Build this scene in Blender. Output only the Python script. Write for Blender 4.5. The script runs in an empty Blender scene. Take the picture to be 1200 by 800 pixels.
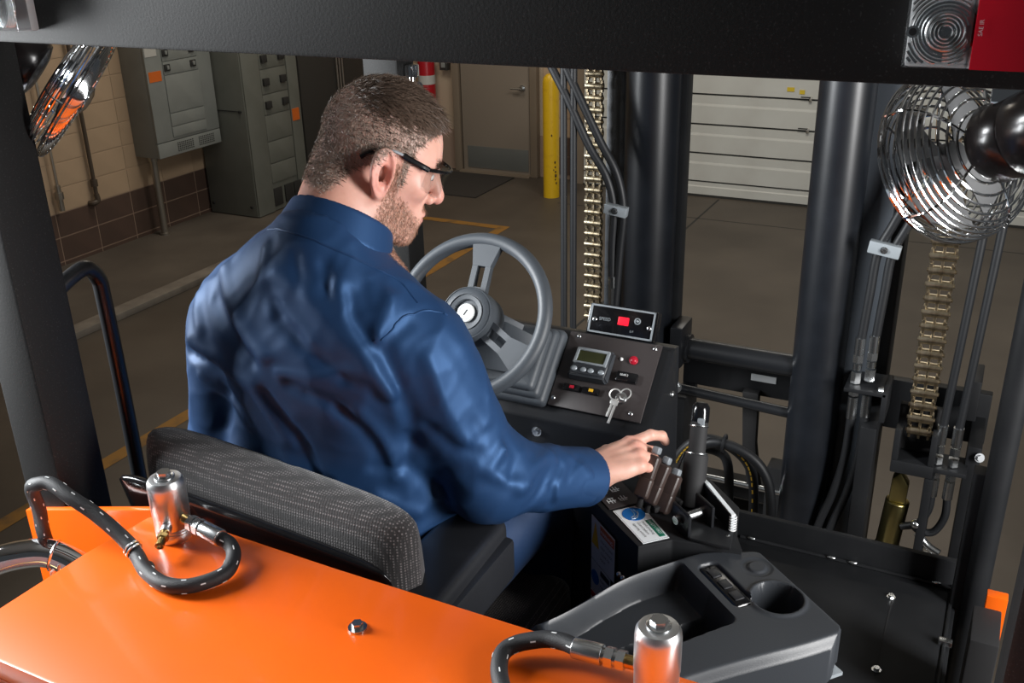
import bpy, bmesh, math, random
import numpy as np
from mathutils import Vector, Matrix, Euler

scene = bpy.context.scene
COL = scene.collection
R = math.radians
random.seed(7)

# ------------------------------------------------------------------ camera
yaw, pitch, roll = R(27.0), R(23.2), R(-1.35)
fw = Vector((-math.sin(yaw)*math.cos(pitch), math.cos(yaw)*math.cos(pitch), -math.sin(pitch)))
rt = Vector((math.cos(yaw), math.sin(yaw), 0))
up = rt.cross(fw)
rt2 = rt*math.cos(roll) + up*math.sin(roll)
up2 = -rt*math.sin(roll) + up*math.cos(roll)
cd = bpy.data.cameras.new('camera')
cam = bpy.data.objects.new('camera', cd)
COL.objects.link(cam)
mw = Matrix((rt2, up2, -fw)).transposed().to_4x4()
mw.translation = Vector((0, 0, 2.75))
cam.matrix_world = mw
cd.sensor_width = 36.0
cd.lens = 1167.0*36/1200
cd.clip_start = 0.02
cd.dof.use_dof = False
scene.camera = cam

# ------------------------------------------------------------------ world, lights, exposure
w = bpy.data.worlds.new('world')
scene.world = w
w.use_nodes = True
w.node_tree.nodes['Background'].inputs[0].default_value = (0.85, 0.92, 1.0, 1)
w.node_tree.nodes['Background'].inputs[1].default_value = 0.045

def area(name, loc, target, size, power, color=(1, 1, 1), sizey=None):
    l = bpy.data.lights.new(name, 'AREA')
    l.energy = power; l.color = color; l.size = size
    if sizey:
        l.shape = 'RECTANGLE'; l.size_y = sizey
    o = bpy.data.objects.new(name, l)
    COL.objects.link(o)
    o.location = loc
    o.rotation_euler = (Vector(target)-Vector(loc)).to_track_quat('-Z', 'Y').to_euler()
    return o

# the photographer's two strobes, left and right of the camera, and the dim lamps of the hall
area('strobe_left', (-2.6, 0.55, 2.75), (-0.8, 1.3, 2.1), 0.5, 140, (0.95, 0.98, 1.0), 1.3)
area('strobe_right', (1.38, 0.98, 2.5), (-0.7, 1.6, 2.1), 0.42, 80, (1.0, 0.99, 0.98), 1.3)
area('hall_lamp', (-5.2, 6.8, 5.0), (-5.6, 7.0, 0), 1.6, 62, (1.0, 0.90, 0.76))
area('hall_lamp', (-1.0, 6.6, 5.0), (-1.0, 8.6, 0.3), 2.0, 125, (1.0, 0.95, 0.86))
scene.view_settings.view_transform = 'Standard'
scene.view_settings.look = 'None'
scene.view_settings.gamma = 1.0
scene.view_settings.use_curve_mapping = False
scene.view_settings.exposure = 0.0

# ------------------------------------------------------------------ materials
def mat(name, col, rough=0.5, metal=0.0, noise=None, bump=None, coat=0.0, sheen=0.0, trans=0.0,
        emit=None, spec=0.5, stint=None, ior=1.5, alpha=1.0):
    m = bpy.data.materials.new(name); m.use_nodes = True
    nt = m.node_tree; b = nt.nodes['Principled BSDF']
    b.inputs['Base Color'].default_value = (*col, 1)
    b.inputs['Roughness'].default_value = rough
    b.inputs['Metallic'].default_value = metal
    b.inputs['Coat Weight'].default_value = coat
    b.inputs['Coat Roughness'].default_value = 0.08
    b.inputs['Sheen Weight'].default_value = sheen
    b.inputs['Transmission Weight'].default_value = trans
    b.inputs['Specular IOR Level'].default_value = spec
    b.inputs['IOR'].default_value = ior
    b.inputs['Alpha'].default_value = alpha
    if stint: b.inputs['Specular Tint'].default_value = (*stint, 1)
    if emit:
        b.inputs['Emission Color'].default_value = (*emit[0], 1)
        b.inputs['Emission Strength'].default_value = emit[1]
    tc = None
    if noise or bump:
        tc = nt.nodes.new('ShaderNodeTexCoord')
    if noise:
        sc, col2, lo, hi = noise[:4]
        n = nt.nodes.new('ShaderNodeTexNoise'); n.inputs['Scale'].default_value = sc
        n.inputs['Detail'].default_value = noise[4] if len(noise) > 4 else 4
        r = nt.nodes.new('ShaderNodeValToRGB')
        r.color_ramp.elements[0].position = lo; r.color_ramp.elements[1].position = hi
        r.color_ramp.elements[0].color = (*col, 1); r.color_ramp.elements[1].color = (*col2, 1)
        nt.links.new(tc.outputs['Object'], n.inputs['Vector'])
        nt.links.new(n.outputs['Fac'], r.inputs['Fac'])
        nt.links.new(r.outputs['Color'], b.inputs['Base Color'])
    if bump:
        sc, st = bump[:2]
        n2 = nt.nodes.new('ShaderNodeTexNoise'); n2.inputs['Scale'].default_value = sc
        n2.inputs['Detail'].default_value = 3
        bp = nt.nodes.new('ShaderNodeBump'); bp.inputs['Strength'].default_value = st
        bp.inputs['Distance'].default_value = bump[2] if len(bump) > 2 else 0.002
        nt.links.new(tc.outputs['Object'], n2.inputs['Vector'])
        nt.links.new(n2.outputs['Fac'], bp.inputs['Height'])
        nt.links.new(bp.outputs['Normal'], b.inputs['Normal'])
    return m

K = dict(
    powder=mat('black_powder_coat', (0.007, 0.007, 0.007), 0.6, noise=(420, (0.03, 0.03, 0.03), 0.62, 0.82, 1), bump=(300, 0.25, 0.0006), spec=0.22),
    black=mat('black_paint', (0.010, 0.011, 0.013), 0.33, bump=(40, 0.05)),
    satin=mat('satin_black_paint', (0.009, 0.0098, 0.0112), 0.52, spec=0.3, noise=(9, (0.014, 0.0148, 0.0165), 0.4, 0.7)),
    matt=mat('matt_black', (0.010, 0.010, 0.011), 0.75),
    tube=mat('cylinder_black_paint', (0.006, 0.0075, 0.0105), 0.36, spec=0.6, noise=(14, (0.009, 0.011, 0.015), 0.4, 0.7), bump=(25, 0.05)),
    rail=mat('black_rail_paint_with_sheen', (0.034, 0.040, 0.048), 0.45),  # same black as the cylinders, gloss reflection painted in as a blue-grey tone
    orange=mat('orange_gloss_paint', (0.82, 0.115, 0.003), 0.32, coat=0.25, noise=(3, (0.86, 0.135, 0.006), 0.35, 0.75)),
    plastic=mat('grey_moulded_plastic', (0.032, 0.036, 0.042), 0.42, bump=(600, 0.25, 0.0006)),
    plastic_dark=mat('dark_moulded_plastic', (0.016, 0.017, 0.02), 0.36, bump=(600, 0.2, 0.0006)),
    gloss=mat('gloss_black_plastic', (0.006, 0.006, 0.007), 0.16),
    wheel=mat('steering_wheel_rubber', (0.055, 0.064, 0.075), 0.48, bump=(900, 0.3, 0.0006)),
    rubber=mat('black_hose_rubber', (0.010, 0.011, 0.013), 0.5),
    braid=mat('braided_hose_rubber', (0.014, 0.015, 0.017), 0.6, bump=(700, 0.6, 0.001)),
    white=mat('white_mark_paint', (0.75, 0.76, 0.76), 0.5),
    yellowmark=mat('yellow_print', (0.50, 0.30, 0.03), 0.5),
    chrome=mat('chrome', (0.86, 0.87, 0.88), 0.07, 1.0),
    steel=mat('zinc_plated_steel', (0.62, 0.64, 0.65), 0.26, 1.0),
    alu=mat('machined_aluminium', (0.78, 0.79, 0.80), 0.34, 1.0, bump=(60, 0.04)),
    brass=mat('brass', (0.62, 0.42, 0.16), 0.25, 1.0),
    goldzinc=mat('yellow_zinc', (0.50, 0.43, 0.18), 0.28, 1.0),
    chain=mat('oiled_chain_steel', (0.60, 0.52, 0.38), 0.30, 1.0, noise=(40, (0.30, 0.24, 0.15), 0.45, 0.7)),
    chain_dark=mat('oiled_chain_pin_plate', (0.40, 0.33, 0.23), 0.34, 1.0, noise=(40, (0.20, 0.16, 0.10), 0.45, 0.7)),
    brownpanel=mat('brown_panel_laminate', (0.045, 0.038, 0.038), 0.42, bump=(900, 0.2, 0.0004)),
    lcd=mat('lcd_glass', (0.030, 0.033, 0.012), 0.15, noise=(6, (0.045, 0.05, 0.02), 0.4, 0.6)),
    silver=mat('silver_bezel_plastic', (0.36, 0.40, 0.43), 0.35, 0.3),
    red=mat('red_plastic', (0.42, 0.012, 0.03), 0.25),
    redled=mat('red_led_window', (0.75, 0.01, 0.03), 0.3, emit=((1, 0.02, 0.05), 0.5)),
    amber=mat('amber_plastic', (0.75, 0.42, 0.02), 0.35),
    conduit2=mat('dull_zinc', (0.30, 0.31, 0.32), 0.45, 0.9),
    keysteel=mat('bright_key_steel', (0.80, 0.80, 0.78), 0.38, 0.6),
    green=mat('green_print', (0.0, 0.14, 0.08), 0.4),
    blue=mat('blue_print', (0.005, 0.13, 0.42), 0.4),
    labelwhite=mat('white_label_vinyl', (0.80, 0.84, 0.86), 0.38),
    labelgrey=mat('white_warning_vinyl', (0.55, 0.57, 0.58), 0.45),
    ink=mat('black_ink', (0.01, 0.01, 0.012), 0.5),
    brownlever=mat('brown_rubber_grip', (0.045, 0.030, 0.026), 0.42, bump=(500, 0.2, 0.0006)),
    greytip=mat('grey_rubber_tip', (0.20, 0.22, 0.24), 0.5),
    motor=mat('fan_motor_black', (0.010, 0.008, 0.008), 0.22),
    cream=mat('cream_enamel', (0.78, 0.80, 0.78), 0.3),
)

def thin_clear(name, col, refl):
    m = bpy.data.materials.new(name); m.use_nodes = True; t = m.node_tree; t.nodes.remove(t.nodes['Principled BSDF'])
    a, b, x = t.nodes.new('ShaderNodeBsdfTransparent'), t.nodes.new('ShaderNodeBsdfGlossy'), t.nodes.new('ShaderNodeMixShader')
    a.inputs[0].default_value = (*col, 1); b.inputs['Roughness'].default_value = .06; x.inputs[0].default_value = refl
    t.links.new(a.outputs[0], x.inputs[1]); t.links.new(b.outputs[0], x.inputs[2]); t.links.new(x.outputs[0], t.nodes['Material Output'].inputs[0])
    return m
K['lens_clear'] = thin_clear('clear_lens_plastic', (.96, .96, .96), .10)
K['lens_red'] = mat('red_lens_plastic', (.52, .008, .022), .12, trans=.35, coat=.3)
K['redgloss'] = mat('red_lens_ring', (.45, .008, .02), .12)
# seat cloth: dark grey with a woven grid of small light dots
def dotted(name):
    m = mat(name, (0.05, 0.045, 0.045), 0.85, sheen=0.3)
    nt = m.node_tree; b = nt.nodes['Principled BSDF']
    tc = nt.nodes.new('ShaderNodeTexCoord')
    v = nt.nodes.new('ShaderNodeTexVoronoi'); v.inputs['Scale'].default_value = 235; v.inputs['Randomness'].default_value = 0.15
    r = nt.nodes.new('ShaderNodeValToRGB')
    r.color_ramp.elements[0].position = 0.16; r.color_ramp.elements[1].position = 0.40
    r.color_ramp.elements[0].color = (0.24, 0.215, 0.215, 1); r.color_ramp.elements[1].color = (0.030, 0.027, 0.028, 1)
    bp = nt.nodes.new('ShaderNodeBump'); bp.inputs['Strength'].default_value = 0.5; bp.inputs['Distance'].default_value = 0.002
    bp.invert = True
    nt.links.new(tc.outputs['Object'], v.inputs['Vector'])
    nt.links.new(v.outputs['Distance'], r.inputs['Fac'])
    nt.links.new(r.outputs['Color'], b.inputs['Base Color'])
    nt.links.new(v.outputs['Distance'], bp.inputs['Height'])
    nt.links.new(bp.outputs['Normal'], b.inputs['Normal'])
    return m
K['seatcloth'] = dotted('dotted_seat_cloth')

# ------------------------------------------------------------------ mesh helpers
WLOC = {}      # world location of each parent
def link(name, me, parent=None, loc=(0, 0, 0)):
    o = bpy.data.objects.new(name, me); COL.objects.link(o)
    loc = Vector(loc)
    if parent is not None:
        o.parent = parent; o.location = loc - WLOC[parent.name]
    else:
        o.location = loc
    WLOC[o.name] = loc
    return o

def tag(o, label=None, cat=None, group=None, kind=None):
    if label: o['label'] = label
    if cat: o['category'] = cat
    if group: o['group'] = group
    if kind: o['kind'] = kind
    return o

def thing(name, label, cat, loc, group=None):
    return tag(link(name, None, None, loc), label, cat, group)

def frame_from(z, x=None):
    z = Vector(z).normalized()
    if x is None:
        x = Vector((1, 0, 0)) if abs(z.x) < 0.8 else Vector((0, 1, 0))
    x = Vector(x); x = (x - z*x.dot(z)).normalized()
    return Matrix((x, z.cross(x), z)).transposed()

def smooth_path(pts, n=8):
    pts = [Vector(p) for p in pts]
    if len(pts) < 3: return pts
    out = []
    for i in range(len(pts)-1):
        p0 = pts[i-1] if i else pts[0]*2-pts[1]
        p1, p2 = pts[i], pts[i+1]
        p3 = pts[i+2] if i+2 < len(pts) else pts[-1]*2-pts[-2]
        for k in range(n):
            t = k/n
            out.append(0.5*((2*p1)+(p2-p0)*t+(2*p0-5*p1+4*p2-p3)*t*t+(3*p1-p0-3*p2+p3)*t**3))
    out.append(pts[-1])
    return out

class MB:
    def __init__(self): self.bm = bmesh.new(); self.mats = []
    def _mi(self, m):
        if m not in self.mats: self.mats.append(m)
        return self.mats.index(m)
    def _merge(self, b2, m, smooth):
        i = self._mi(m)
        for f in b2.faces: f.material_index = i; f.smooth = smooth
        me = bpy.data.meshes.new('tmp'); b2.to_mesh(me); b2.free()
        self.bm.from_mesh(me); bpy.data.meshes.remove(me)
    def box(self, c, s, m, bev=0.0, rot=None, seg=2):
        b = bmesh.new(); bmesh.ops.create_cube(b, size=1)
        bmesh.ops.scale(b, vec=Vector(s), verts=b.verts)
        if bev: bmesh.ops.bevel(b, geom=b.edges[:], offset=bev, segments=seg, affect='EDGES', profile=0.6)
        M = (rot.to_4x4() if rot is not None else Matrix.Identity(4)); M.translation = Vector(c)
        bmesh.ops.transform(b, matrix=M, verts=b.verts); self._merge(b, m, bool(bev)); return self
    def bx(self, x0, x1, y0, y1, z0, z1, m, bev=0.0):
        return self.box(((x0+x1)/2, (y0+y1)/2, (z0+z1)/2), (abs(x1-x0), abs(y1-y0), abs(z1-z0)), m, bev)
    def cyl(self, a, b_, r, m, r2=None, n=20, bev=0.0, caps=True):
        a, b_ = Vector(a), Vector(b_)
        b = bmesh.new(); L = (b_-a).length
        bmesh.ops.create_cone(b, cap_ends=caps, segments=n, radius1=r, radius2=r if r2 is None else r2, depth=L)
        if bev:
            ed = [e for e in b.edges if abs(e.verts[0].co.z-e.verts[1].co.z) < 1e-6]
            bmesh.ops.bevel(b, geom=ed, offset=bev, segments=3, affect='EDGES', profile=0.5)
        M = frame_from(b_-a).to_4x4(); M.translation = (a+b_)/2
        bmesh.ops.transform(b, matrix=M, verts=b.verts); self._merge(b, m, n > 8); return self
    def sphere(self, c, r, m, s=(1, 1, 1), n=16, rot=None):
        b = bmesh.new(); bmesh.ops.create_uvsphere(b, u_segments=n, v_segments=max(6, n*2//3), radius=r)
        bmesh.ops.scale(b, vec=Vector(s), verts=b.verts)
        M = (rot.to_4x4() if rot is not None else Matrix.Identity(4)); M.translation = Vector(c)
        bmesh.ops.transform(b, matrix=M, verts=b.verts); self._merge(b, m, True); return self
    def tube(self, pts, r, m, n=10, sub=8, closed=False, raw=False):
        P = [Vector(p) for p in pts] if raw else smooth_path(pts, sub)
        N = len(P); b = bmesh.new(); rings = []
        prev = None
        for i, p in enumerate(P):
            if closed: t = P[(i+1) % N]-P[i-1]
            else: t = P[min(i+1, N-1)]-P[max(i-1, 0)]
            t.normalize()
            if prev is None: fx = frame_from(t)
            else: fx = frame_from(t, prev)
            prev = fx.col[0].copy()
            rr = r(i/(N-1)) if callable(r) else r
            rings.append([b.verts.new(p + fx @ Vector((rr*math.cos(2*math.pi*k/n), rr*math.sin(2*math.pi*k/n), 0))) for k in range(n)])
        for i in range(N if closed else N-1):
            A, B = rings[i], rings[(i+1) % N]
            for k in range(n): b.faces.new((A[k], A[(k+1) % n], B[(k+1) % n], B[k]))
        if not closed:
            b.faces.new(rings[0][::-1]); b.faces.new(rings[-1])
        bmesh.ops.recalc_face_normals(b, faces=b.faces[:])
        self._merge(b, m, True); return self
    def ring(self, c, axis, R_, r, m, n=48, k=8, a0=0, a1=2*math.pi, x=None):
        fx = frame_from(axis, x); c = Vector(c)
        full = abs(a1-a0-2*math.pi) < 1e-6
        P = [c+fx @ Vector((R_*math.cos(a0+(a1-a0)*i/n), R_*math.sin(a0+(a1-a0)*i/n), 0)) for i in range(n if full else n+1)]
        return self.tube(P, r, m, n=k, closed=full, raw=True)
    def lathe(self, prof, c, axis, m, n=28):
        fx = frame_from(axis); c = Vector(c); b = bmesh.new(); rings = []
        for rr, h in prof:
            rings.append([b.verts.new(c+fx @ Vector((rr*math.cos(2*math.pi*k/n), rr*math.sin(2*math.pi*k/n), h))) for k in range(n)])
        for A, B in zip(rings, rings[1:]):
            for k in range(n): b.faces.new((A[k], A[(k+1) % n], B[(k+1) % n], B[k]))
        b.faces.new(rings[0][::-1]); b.faces.new(rings[-1])
        bmesh.ops.remove_doubles(b, verts=b.verts, dist=1e-6)
        bmesh.ops.recalc_face_normals(b, faces=b.faces[:])
        self._merge(b, m, True); return self
    def prism(self, poly, m, top=None, z0=None, vec=None, bev=0.0, seg=2, smooth=None):
        """poly: 3D points (planar); extruded by vec"""
        b = bmesh.new(); vs = [b.verts.new(Vector(p)) for p in poly]; f = b.faces.new(vs)
        ex = bmesh.ops.extrude_face_region(b, geom=[f])
        ev = [e for e in ex['geom'] if isinstance(e, bmesh.types.BMVert)]
        bmesh.ops.translate(b, vec=Vector(vec), verts=ev)
        bmesh.ops.recalc_face_normals(b, faces=b.faces[:])
        if bev: bmesh.ops.bevel(b, geom=b.edges[:], offset=bev, segments=seg, affect='EDGES', profile=0.6)
        self._merge(b, m, bool(bev)); return self
    def mesh(self, verts, faces, m, smooth=False):
        b = bmesh.new(); vs = [b.verts.new(Vector(v)) for v in verts]
        for f in faces: b.faces.new([vs[i] for i in f])
        self._merge(b, m, smooth); return self
    def hexbolt(self, c, axis, r, m, h=None):
        h = h or r*0.9; c = Vector(c); a = Vector(axis).normalized()
        self.cyl(c, c+a*r*0.25, r*1.45, m, n=18)
        self.cyl(c+a*r*0.25, c+a*(r*0.25+h), r, m, n=6)
        return self
    def build(self, name, parent=None, origin=None, sharp=35, **tg):
        bm = self.bm
        c = Vector(origin) if origin is not None else sum((v.co for v in bm.verts), Vector())/max(1, len(bm.verts))
        bmesh.ops.translate(bm, vec=-c, verts=bm.verts)
        for e in bm.edges:
            if len(e.link_faces) == 2 and e.calc_face_angle(0) > R(sharp): e.smooth = False
        me = bpy.data.meshes.new(name); bm.to_mesh(me); bm.free()
        for m in self.mats: me.materials.append(m)
        o = link(name, me, parent, c)
        return tag(o, **tg)

def dup(o, loc, parent=None, name=None):
    c = o.copy(); COL.objects.link(c)
    p = parent if parent is not None else o.parent
    c.parent = p
    c.location = Vector(loc) - (WLOC[p.name] if p is not None else Vector())
    WLOC[c.name] = Vector(loc)
    return c

def text(name, s, size, origin, xdir, ydir, m, parent=None, align='LEFT', lift=0.0006, extrude=0.0):
    cu = bpy.data.curves.new('tmp_text', 'FONT'); cu.body = s; cu.size = size; cu.align_x = align
    cu.extrude = extrude
    t = bpy.data.objects.new('tmp_text', cu); COL.objects.link(t)
    dg = bpy.context.evaluated_depsgraph_get()
    me = bpy.data.meshes.new_from_object(t.evaluated_get(dg))
    bpy.data.objects.remove(t); bpy.data.curves.remove(cu)
    x = Vector(xdir).normalized(); y = Vector(ydir); y = (y-x*y.dot(x)).normalized(); z = x.cross(y)
    M = Matrix((x, y, z)).transposed().to_4x4()
    me.transform(M)
    me.materials.clear(); me.materials.append(m)
    me.name = name
    return link(name, me, parent, Vector(origin)+z*lift)

# ================================================================== THE HALL
H = dict(
    floor=mat('stained_concrete', (0.066, 0.053, 0.041), 0.55, noise=(0.9, (0.112, 0.092, 0.072), 0.35, 0.7, 6), bump=(6, 0.08)),
    slab=mat('walkway_concrete', (0.082, 0.067, 0.054), 0.7, noise=(1.2, (0.135, 0.115, 0.093), 0.35, 0.7, 6)),
    curb=mat('curb_concrete', (0.22, 0.195, 0.165), 0.8, noise=(6, (0.15, 0.13, 0.11), 0.4, 0.7)),
    beige=mat('beige_block_paint', (0.58, 0.425, 0.285), 0.6, noise=(2, (0.50, 0.365, 0.245), 0.4, 0.7), bump=(60, 0.15)),
    brown=mat('brown_block_paint', (0.115, 0.072, 0.056), 0.5, noise=(3, (0.09, 0.058, 0.046), 0.4, 0.7), bump=(60, 0.15)),
    joint=mat('beige_mortar', (0.52, 0.39, 0.27), 0.85),
    jointb=mat('brown_mortar', (0.34, 0.24, 0.18), 0.85),
    wallp=mat('beige_wall_paint', (0.50, 0.40, 0.29), 0.7),
    ceil=mat('ceiling_paint', (0.35, 0.34, 0.32), 0.8),
    panel=mat('grey_enamel', (0.30, 0.32, 0.31), 0.42, noise=(4, (0.27, 0.29, 0.28), 0.4, 0.6)),
    panel_line=mat('dark_gap', (0.03, 0.03, 0.03), 0.7),
    cab=mat('olive_grey_enamel', (0.19, 0.20, 0.18), 0.45, noise=(4, (0.17, 0.18, 0.16), 0.4, 0.6)),
    darkcab=mat('dark_cabinet_enamel', (0.045, 0.043, 0.04), 0.5),
    conduit=mat('galvanised_conduit', (0.45, 0.42, 0.37), 0.4, 0.9),
    pipe=mat('brown_pipe', (0.10, 0.075, 0.055), 0.5),
    orange=mat('orange_sticker', (0.80, 0.17, 0.02), 0.5),
    white=mat('white_sticker', (0.6, 0.6, 0.57), 0.5),
    line=mat('worn_orange_floor_paint', (0.30, 0.145, 0.025), 0.6, noise=(7, (0.12, 0.075, 0.035), 0.5, 0.75, 6)),
    gdoor=mat('white_ribbed_door_panel', (0.66, 0.67, 0.63), 0.45, noise=(2, (0.60, 0.60, 0.56), 0.4, 0.65)),
    seal=mat('rubber_seal', (0.03, 0.03, 0.028), 0.8),
    door=mat('taupe_door_paint', (0.27, 0.225, 0.18), 0.45),
    frame=mat('taupe_frame_paint', (0.24, 0.19, 0.14), 0.5),
    kick=mat('brushed_kick_plate', (0.20, 0.21, 0.20), 0.42, 0.4),
    yellow=mat('yellow_bollard_paint', (0.80, 0.50, 0.015), 0.35, noise=(16, (0.72, 0.43, 0.015), 0.55, 0.7)),
    chip=mat('rust_chip', (0.08, 0.05, 0.02), 0.8),
    ext=mat('extinguisher_red', (0.46, 0.012, 0.02), 0.3),
    mat=mat('dark_floor_mat', (0.035, 0.030, 0.026), 0.95, bump=(200, 0.5)),
    ysticker=mat('yellow_tape', (0.75, 0.55, 0.03), 0.5),
)
floor = MB().bx(-7.4, 5.0, -3.0, 10.3, -0.1, 0.0, H['floor']).build('floor', kind='structure', label='dark brown concrete hall floor')
MB().bx(-2.62, -2.60, 3.0, 9.9, 0.0, 0.001, H['seal']).build('expansion_joint', floor)
MB().bx(-4.1, 2.0, 9.15, 9.165, 0.0, 0.001, H['seal']).build('expansion_joint', floor)
MB().bx(-7.25, -5.96, -3.0, 10.1, 0.0, 0.012, H['slab']).build('trim_1', kind='structure', label='raised concrete walkway along the block wall')
MB().bx(-5.95, -5.80, -3.0, 9.9, 0.0, 0.055, H['curb'], 0.01).build('trim_2', kind='structure', label='pale concrete curb edging the walkway')
MB().bx(-7.4, 5.0, -3.0, 10.4, 5.2, 5.3, H['ceil']).build('ceiling', kind='structure')

# block walls: mortar slab with each block a piece of its own, bevel-edged, sitting proud of the joints
def block_mesh(name, m, L, hgt, axis):
    b = MB()
    s = (0.016, L-0.012, hgt-0.012) if axis == 'y' else (L-0.012, 0.016, hgt-0.012)
    b.box((0, 0, 0), s, m)
    o = b.build(name); me = o.data; bpy.data.objects.remove(o); WLOC.pop(name, None)
    return me
wl = MB().bx(-7.45, -7.262, -3.0, 10.4, -0.1, 0.467, H['jointb']).bx(-7.45, -7.262, -3.0, 10.4, 0.467, 5.2, H['wallp']).bx(-7.262, -7.2515, 4.4, 10.1, 0.467, 2.5, H['joint']).bx(-7.262, -7.2515, 4.4, 10.1, 0.0, 0.467, H['jointb']).build('wall_left', kind='structure', label='beige block wall with two brown lower courses')
by = {k: block_mesh('block', H[k], 0.42, 0.21, 'y') for k in ('beige', 'brown')}
bx_ = {k: block_mesh('block', H[k], 0.42, 0.21, 'x') for k in ('beige', 'brown')}
for r_ in range(-1, 9):
    z = 0.047+0.21*r_+0.105
    for k in range(13):
        y = 4.60+0.42*k
        if y > 9.95: continue
        o = link('block', by['brown' if r_ < 2 else 'beige'], wl, (-7.256, y, z))
wb = MB().bx(-7.45, -4.15, 10.112, 10.4, -0.1, 5.2, H['wallp']).bx(-7.25, -4.15, 10.108, 10.114, 0, 0.467, H['jointb']).bx(-4.15, 5.0, 10.1, 10.4, 3.0, 5.2, H['wallp']).bx(-4.2, 5.0, 10.25, 10.4, -0.1, 3.0, H['wallp']).build('wall_back', kind='structure', label='beige block wall beside the taupe door')
for r_ in range(-1, 8):
    z = 0.047+0.21*r_+0.105
    off = 0.0
    for k in range(9):
        x = -7.2+0.42*k+off
        if x+0.21 > -5.80 and x-0.21 < -4.74 or x > -4.3: continue
        link('block', bx_['brown' if r_ < 2 else 'beige'], wb, (x, 10.106, z))
# short wall pieces right of the door
for r_ in range(0, 8):
    z = 0.047+0.21*r_+0.105
    o = link('block', bx_['brown' if r_ < 2 else 'beige'], wb, (-4.50, 10.106, z)); o.scale = (0.9, 1, 1)

# man door
d1 = link('door_1', None, None, (-5.27, 10.08, 0)); tag(d1, 'taupe steel door with a grey kick plate and lever handle', None, None, 'structure')
MB().bx(-5.70, -4.84, 10.06, 10.105, 0.01, 2.1, H['door'], 0.004).build('door_leaf', d1)
F = MB()
F.bx(-5.80, -5.715, 10.03, 10.12, 0, 2.2, H['frame'], 0.006); F.bx(-4.825, -4.74, 10.03, 10.12, 0, 2.2, H['frame'], 0.006)
F.bx(-5.80, -4.74, 10.03, 10.12, 2.11, 2.2, H['frame'], 0.006)
F.build('door_frame', d1)
MB().bx(-5.64, -4.86, 10.052, 10.062, 0.05, 0.30, H['kick'], 0.002).build('kick_plate', d1)
hh = MB(); hh.cyl((-4.92, 10.06, 0.985), (-4.92, 9.995, 0.985), 0.022, K['steel']); hh.cyl((-4.91, 10.0, 0.985), (-5.04, 10.0, 0.985), 0.011, K['steel'])
hh.cyl((-4.92, 10.062, 0.985), (-4.92, 10.045, 0.985), 0.034, K['steel'])
hh.build('door_handle', d1)
MB().bx(-5.72, -4.82, 9.98, 10.06, 0.0, 0.018, H['frame']).build('threshold', d1)

# roll-up door: ribbed panels
d2 = link('door_2', None, None, (-0.7, 9.98, 0)); tag(d2, 'white ribbed overhead door of wide horizontal panels', None, None, 'structure')
pm = None
zs = [0.02, 0.165, 0.46, 0.755, 1.055, 1.36, 1.665, 1.97, 2.28, 2.6, 2.95]
for i, (z0, z1) in enumerate(zip(zs, zs[1:])):
    b = MB(); x0, x1 = -4.14, 3.2
    h = z1-z0-0.012
    # profile with a shallow step, as pressed steel panels have
    prof = [(9.985, z0), (9.95, z0+0.004), (9.95, z0+h*0.62), (9.958, z0+h*0.70), (9.958, z0+h*0.97), (9.985, z0+h)]
    b.prism([(x0, y, z) for y, z in prof], H['gdoor'], vec=(x1-x0, 0, 0))
    b.build('panel', d2)
MB().bx(-4.14, 3.2, 9.975, 9.99, 0.0, 3.0, H['seal']).build('backing', d2)
MB().bx(-4.14, 3.2, 9.945, 9.985, 0.0, 0.022, H['seal']).build('bottom_seal', d2)
for z in (0.755, 1.055, 1.36):
    for x in (-1.79, -4.05):
        hb = MB().box((x, 9.945, z), (0.025, 0.02, 0.05), H['conduit'], 0.003); hb.cyl((x, 9.93, z+0.02), (x-0.09, 9.93, z+0.02), 0.006, H['seal']); hb.build('hinge', d2)
for x0_, x1_, z0_ in ((-2.02, -1.95, 1.12), (-1.90, -1.85, 1.10)): MB().bx(x0_, x1_, 9.944, 9.9485, z0_, z0_+.04, H['ysticker']).build('tape', d2)
MB().bx(-4.30, -4.14, 9.98, 10.12, 0, 3.0, H['frame']).build('door_jamb', d2)

tag(MB().bx(-6.0, -4.98, 9.0, 9.93, 0.0, 0.014, H['mat'], 0.004).build('floor_mat'), 'dark ribbed floor mat in front of the taupe door', 'mat')
def floor_line(pts, label):
    return tag(MB().mesh([(x, y, 0.002) for x, y in pts]+[(x, y, 0.0) for x, y in pts], [tuple(range(len(pts))), tuple(range(2*len(pts)-1, len(pts)-1, -1))], H['line']).build('floor_line', floor), label)
floor_line([(-4.27, -1.0), (-4.17, -1.0), (-4.17, 8.2), (-4.27, 8.2)], 'worn orange line running along the floor')
floor_line([(-5.75, 8.1), (-4.27, 8.1), (-4.27, 8.2), (-5.75, 8.2)], 'worn orange line crossing the floor')

# bollard
b = thing('bollard', 'yellow steel bollard standing before the taupe door', 'bollard', (-4.265, 9.37, 0))
B = MB(); B.lathe([(0.084, 0), (0.084, 1.18), (0.075, 1.23), (0.045, 1.262), (0.001, 1.27)], (-4.265, 9.37, 0), (0, 0, 1), H['yellow'], 24); B.build('post', b)
for a, z, s in ((-62, .66, .008), (-38, .38, .010), (-36, .33, .008), (-34, .28, .009), (-33, .24, .013), (-35, .20, .008), (-48, .30, .006), (-28, .16, .009)):
    MB().sphere((-4.265+.084*math.cos(R(a)), 9.37+.084*math.sin(R(a)), z), s, H['chip'], (1, 1, 1.5), 8).build('paint_chip', b)

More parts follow.
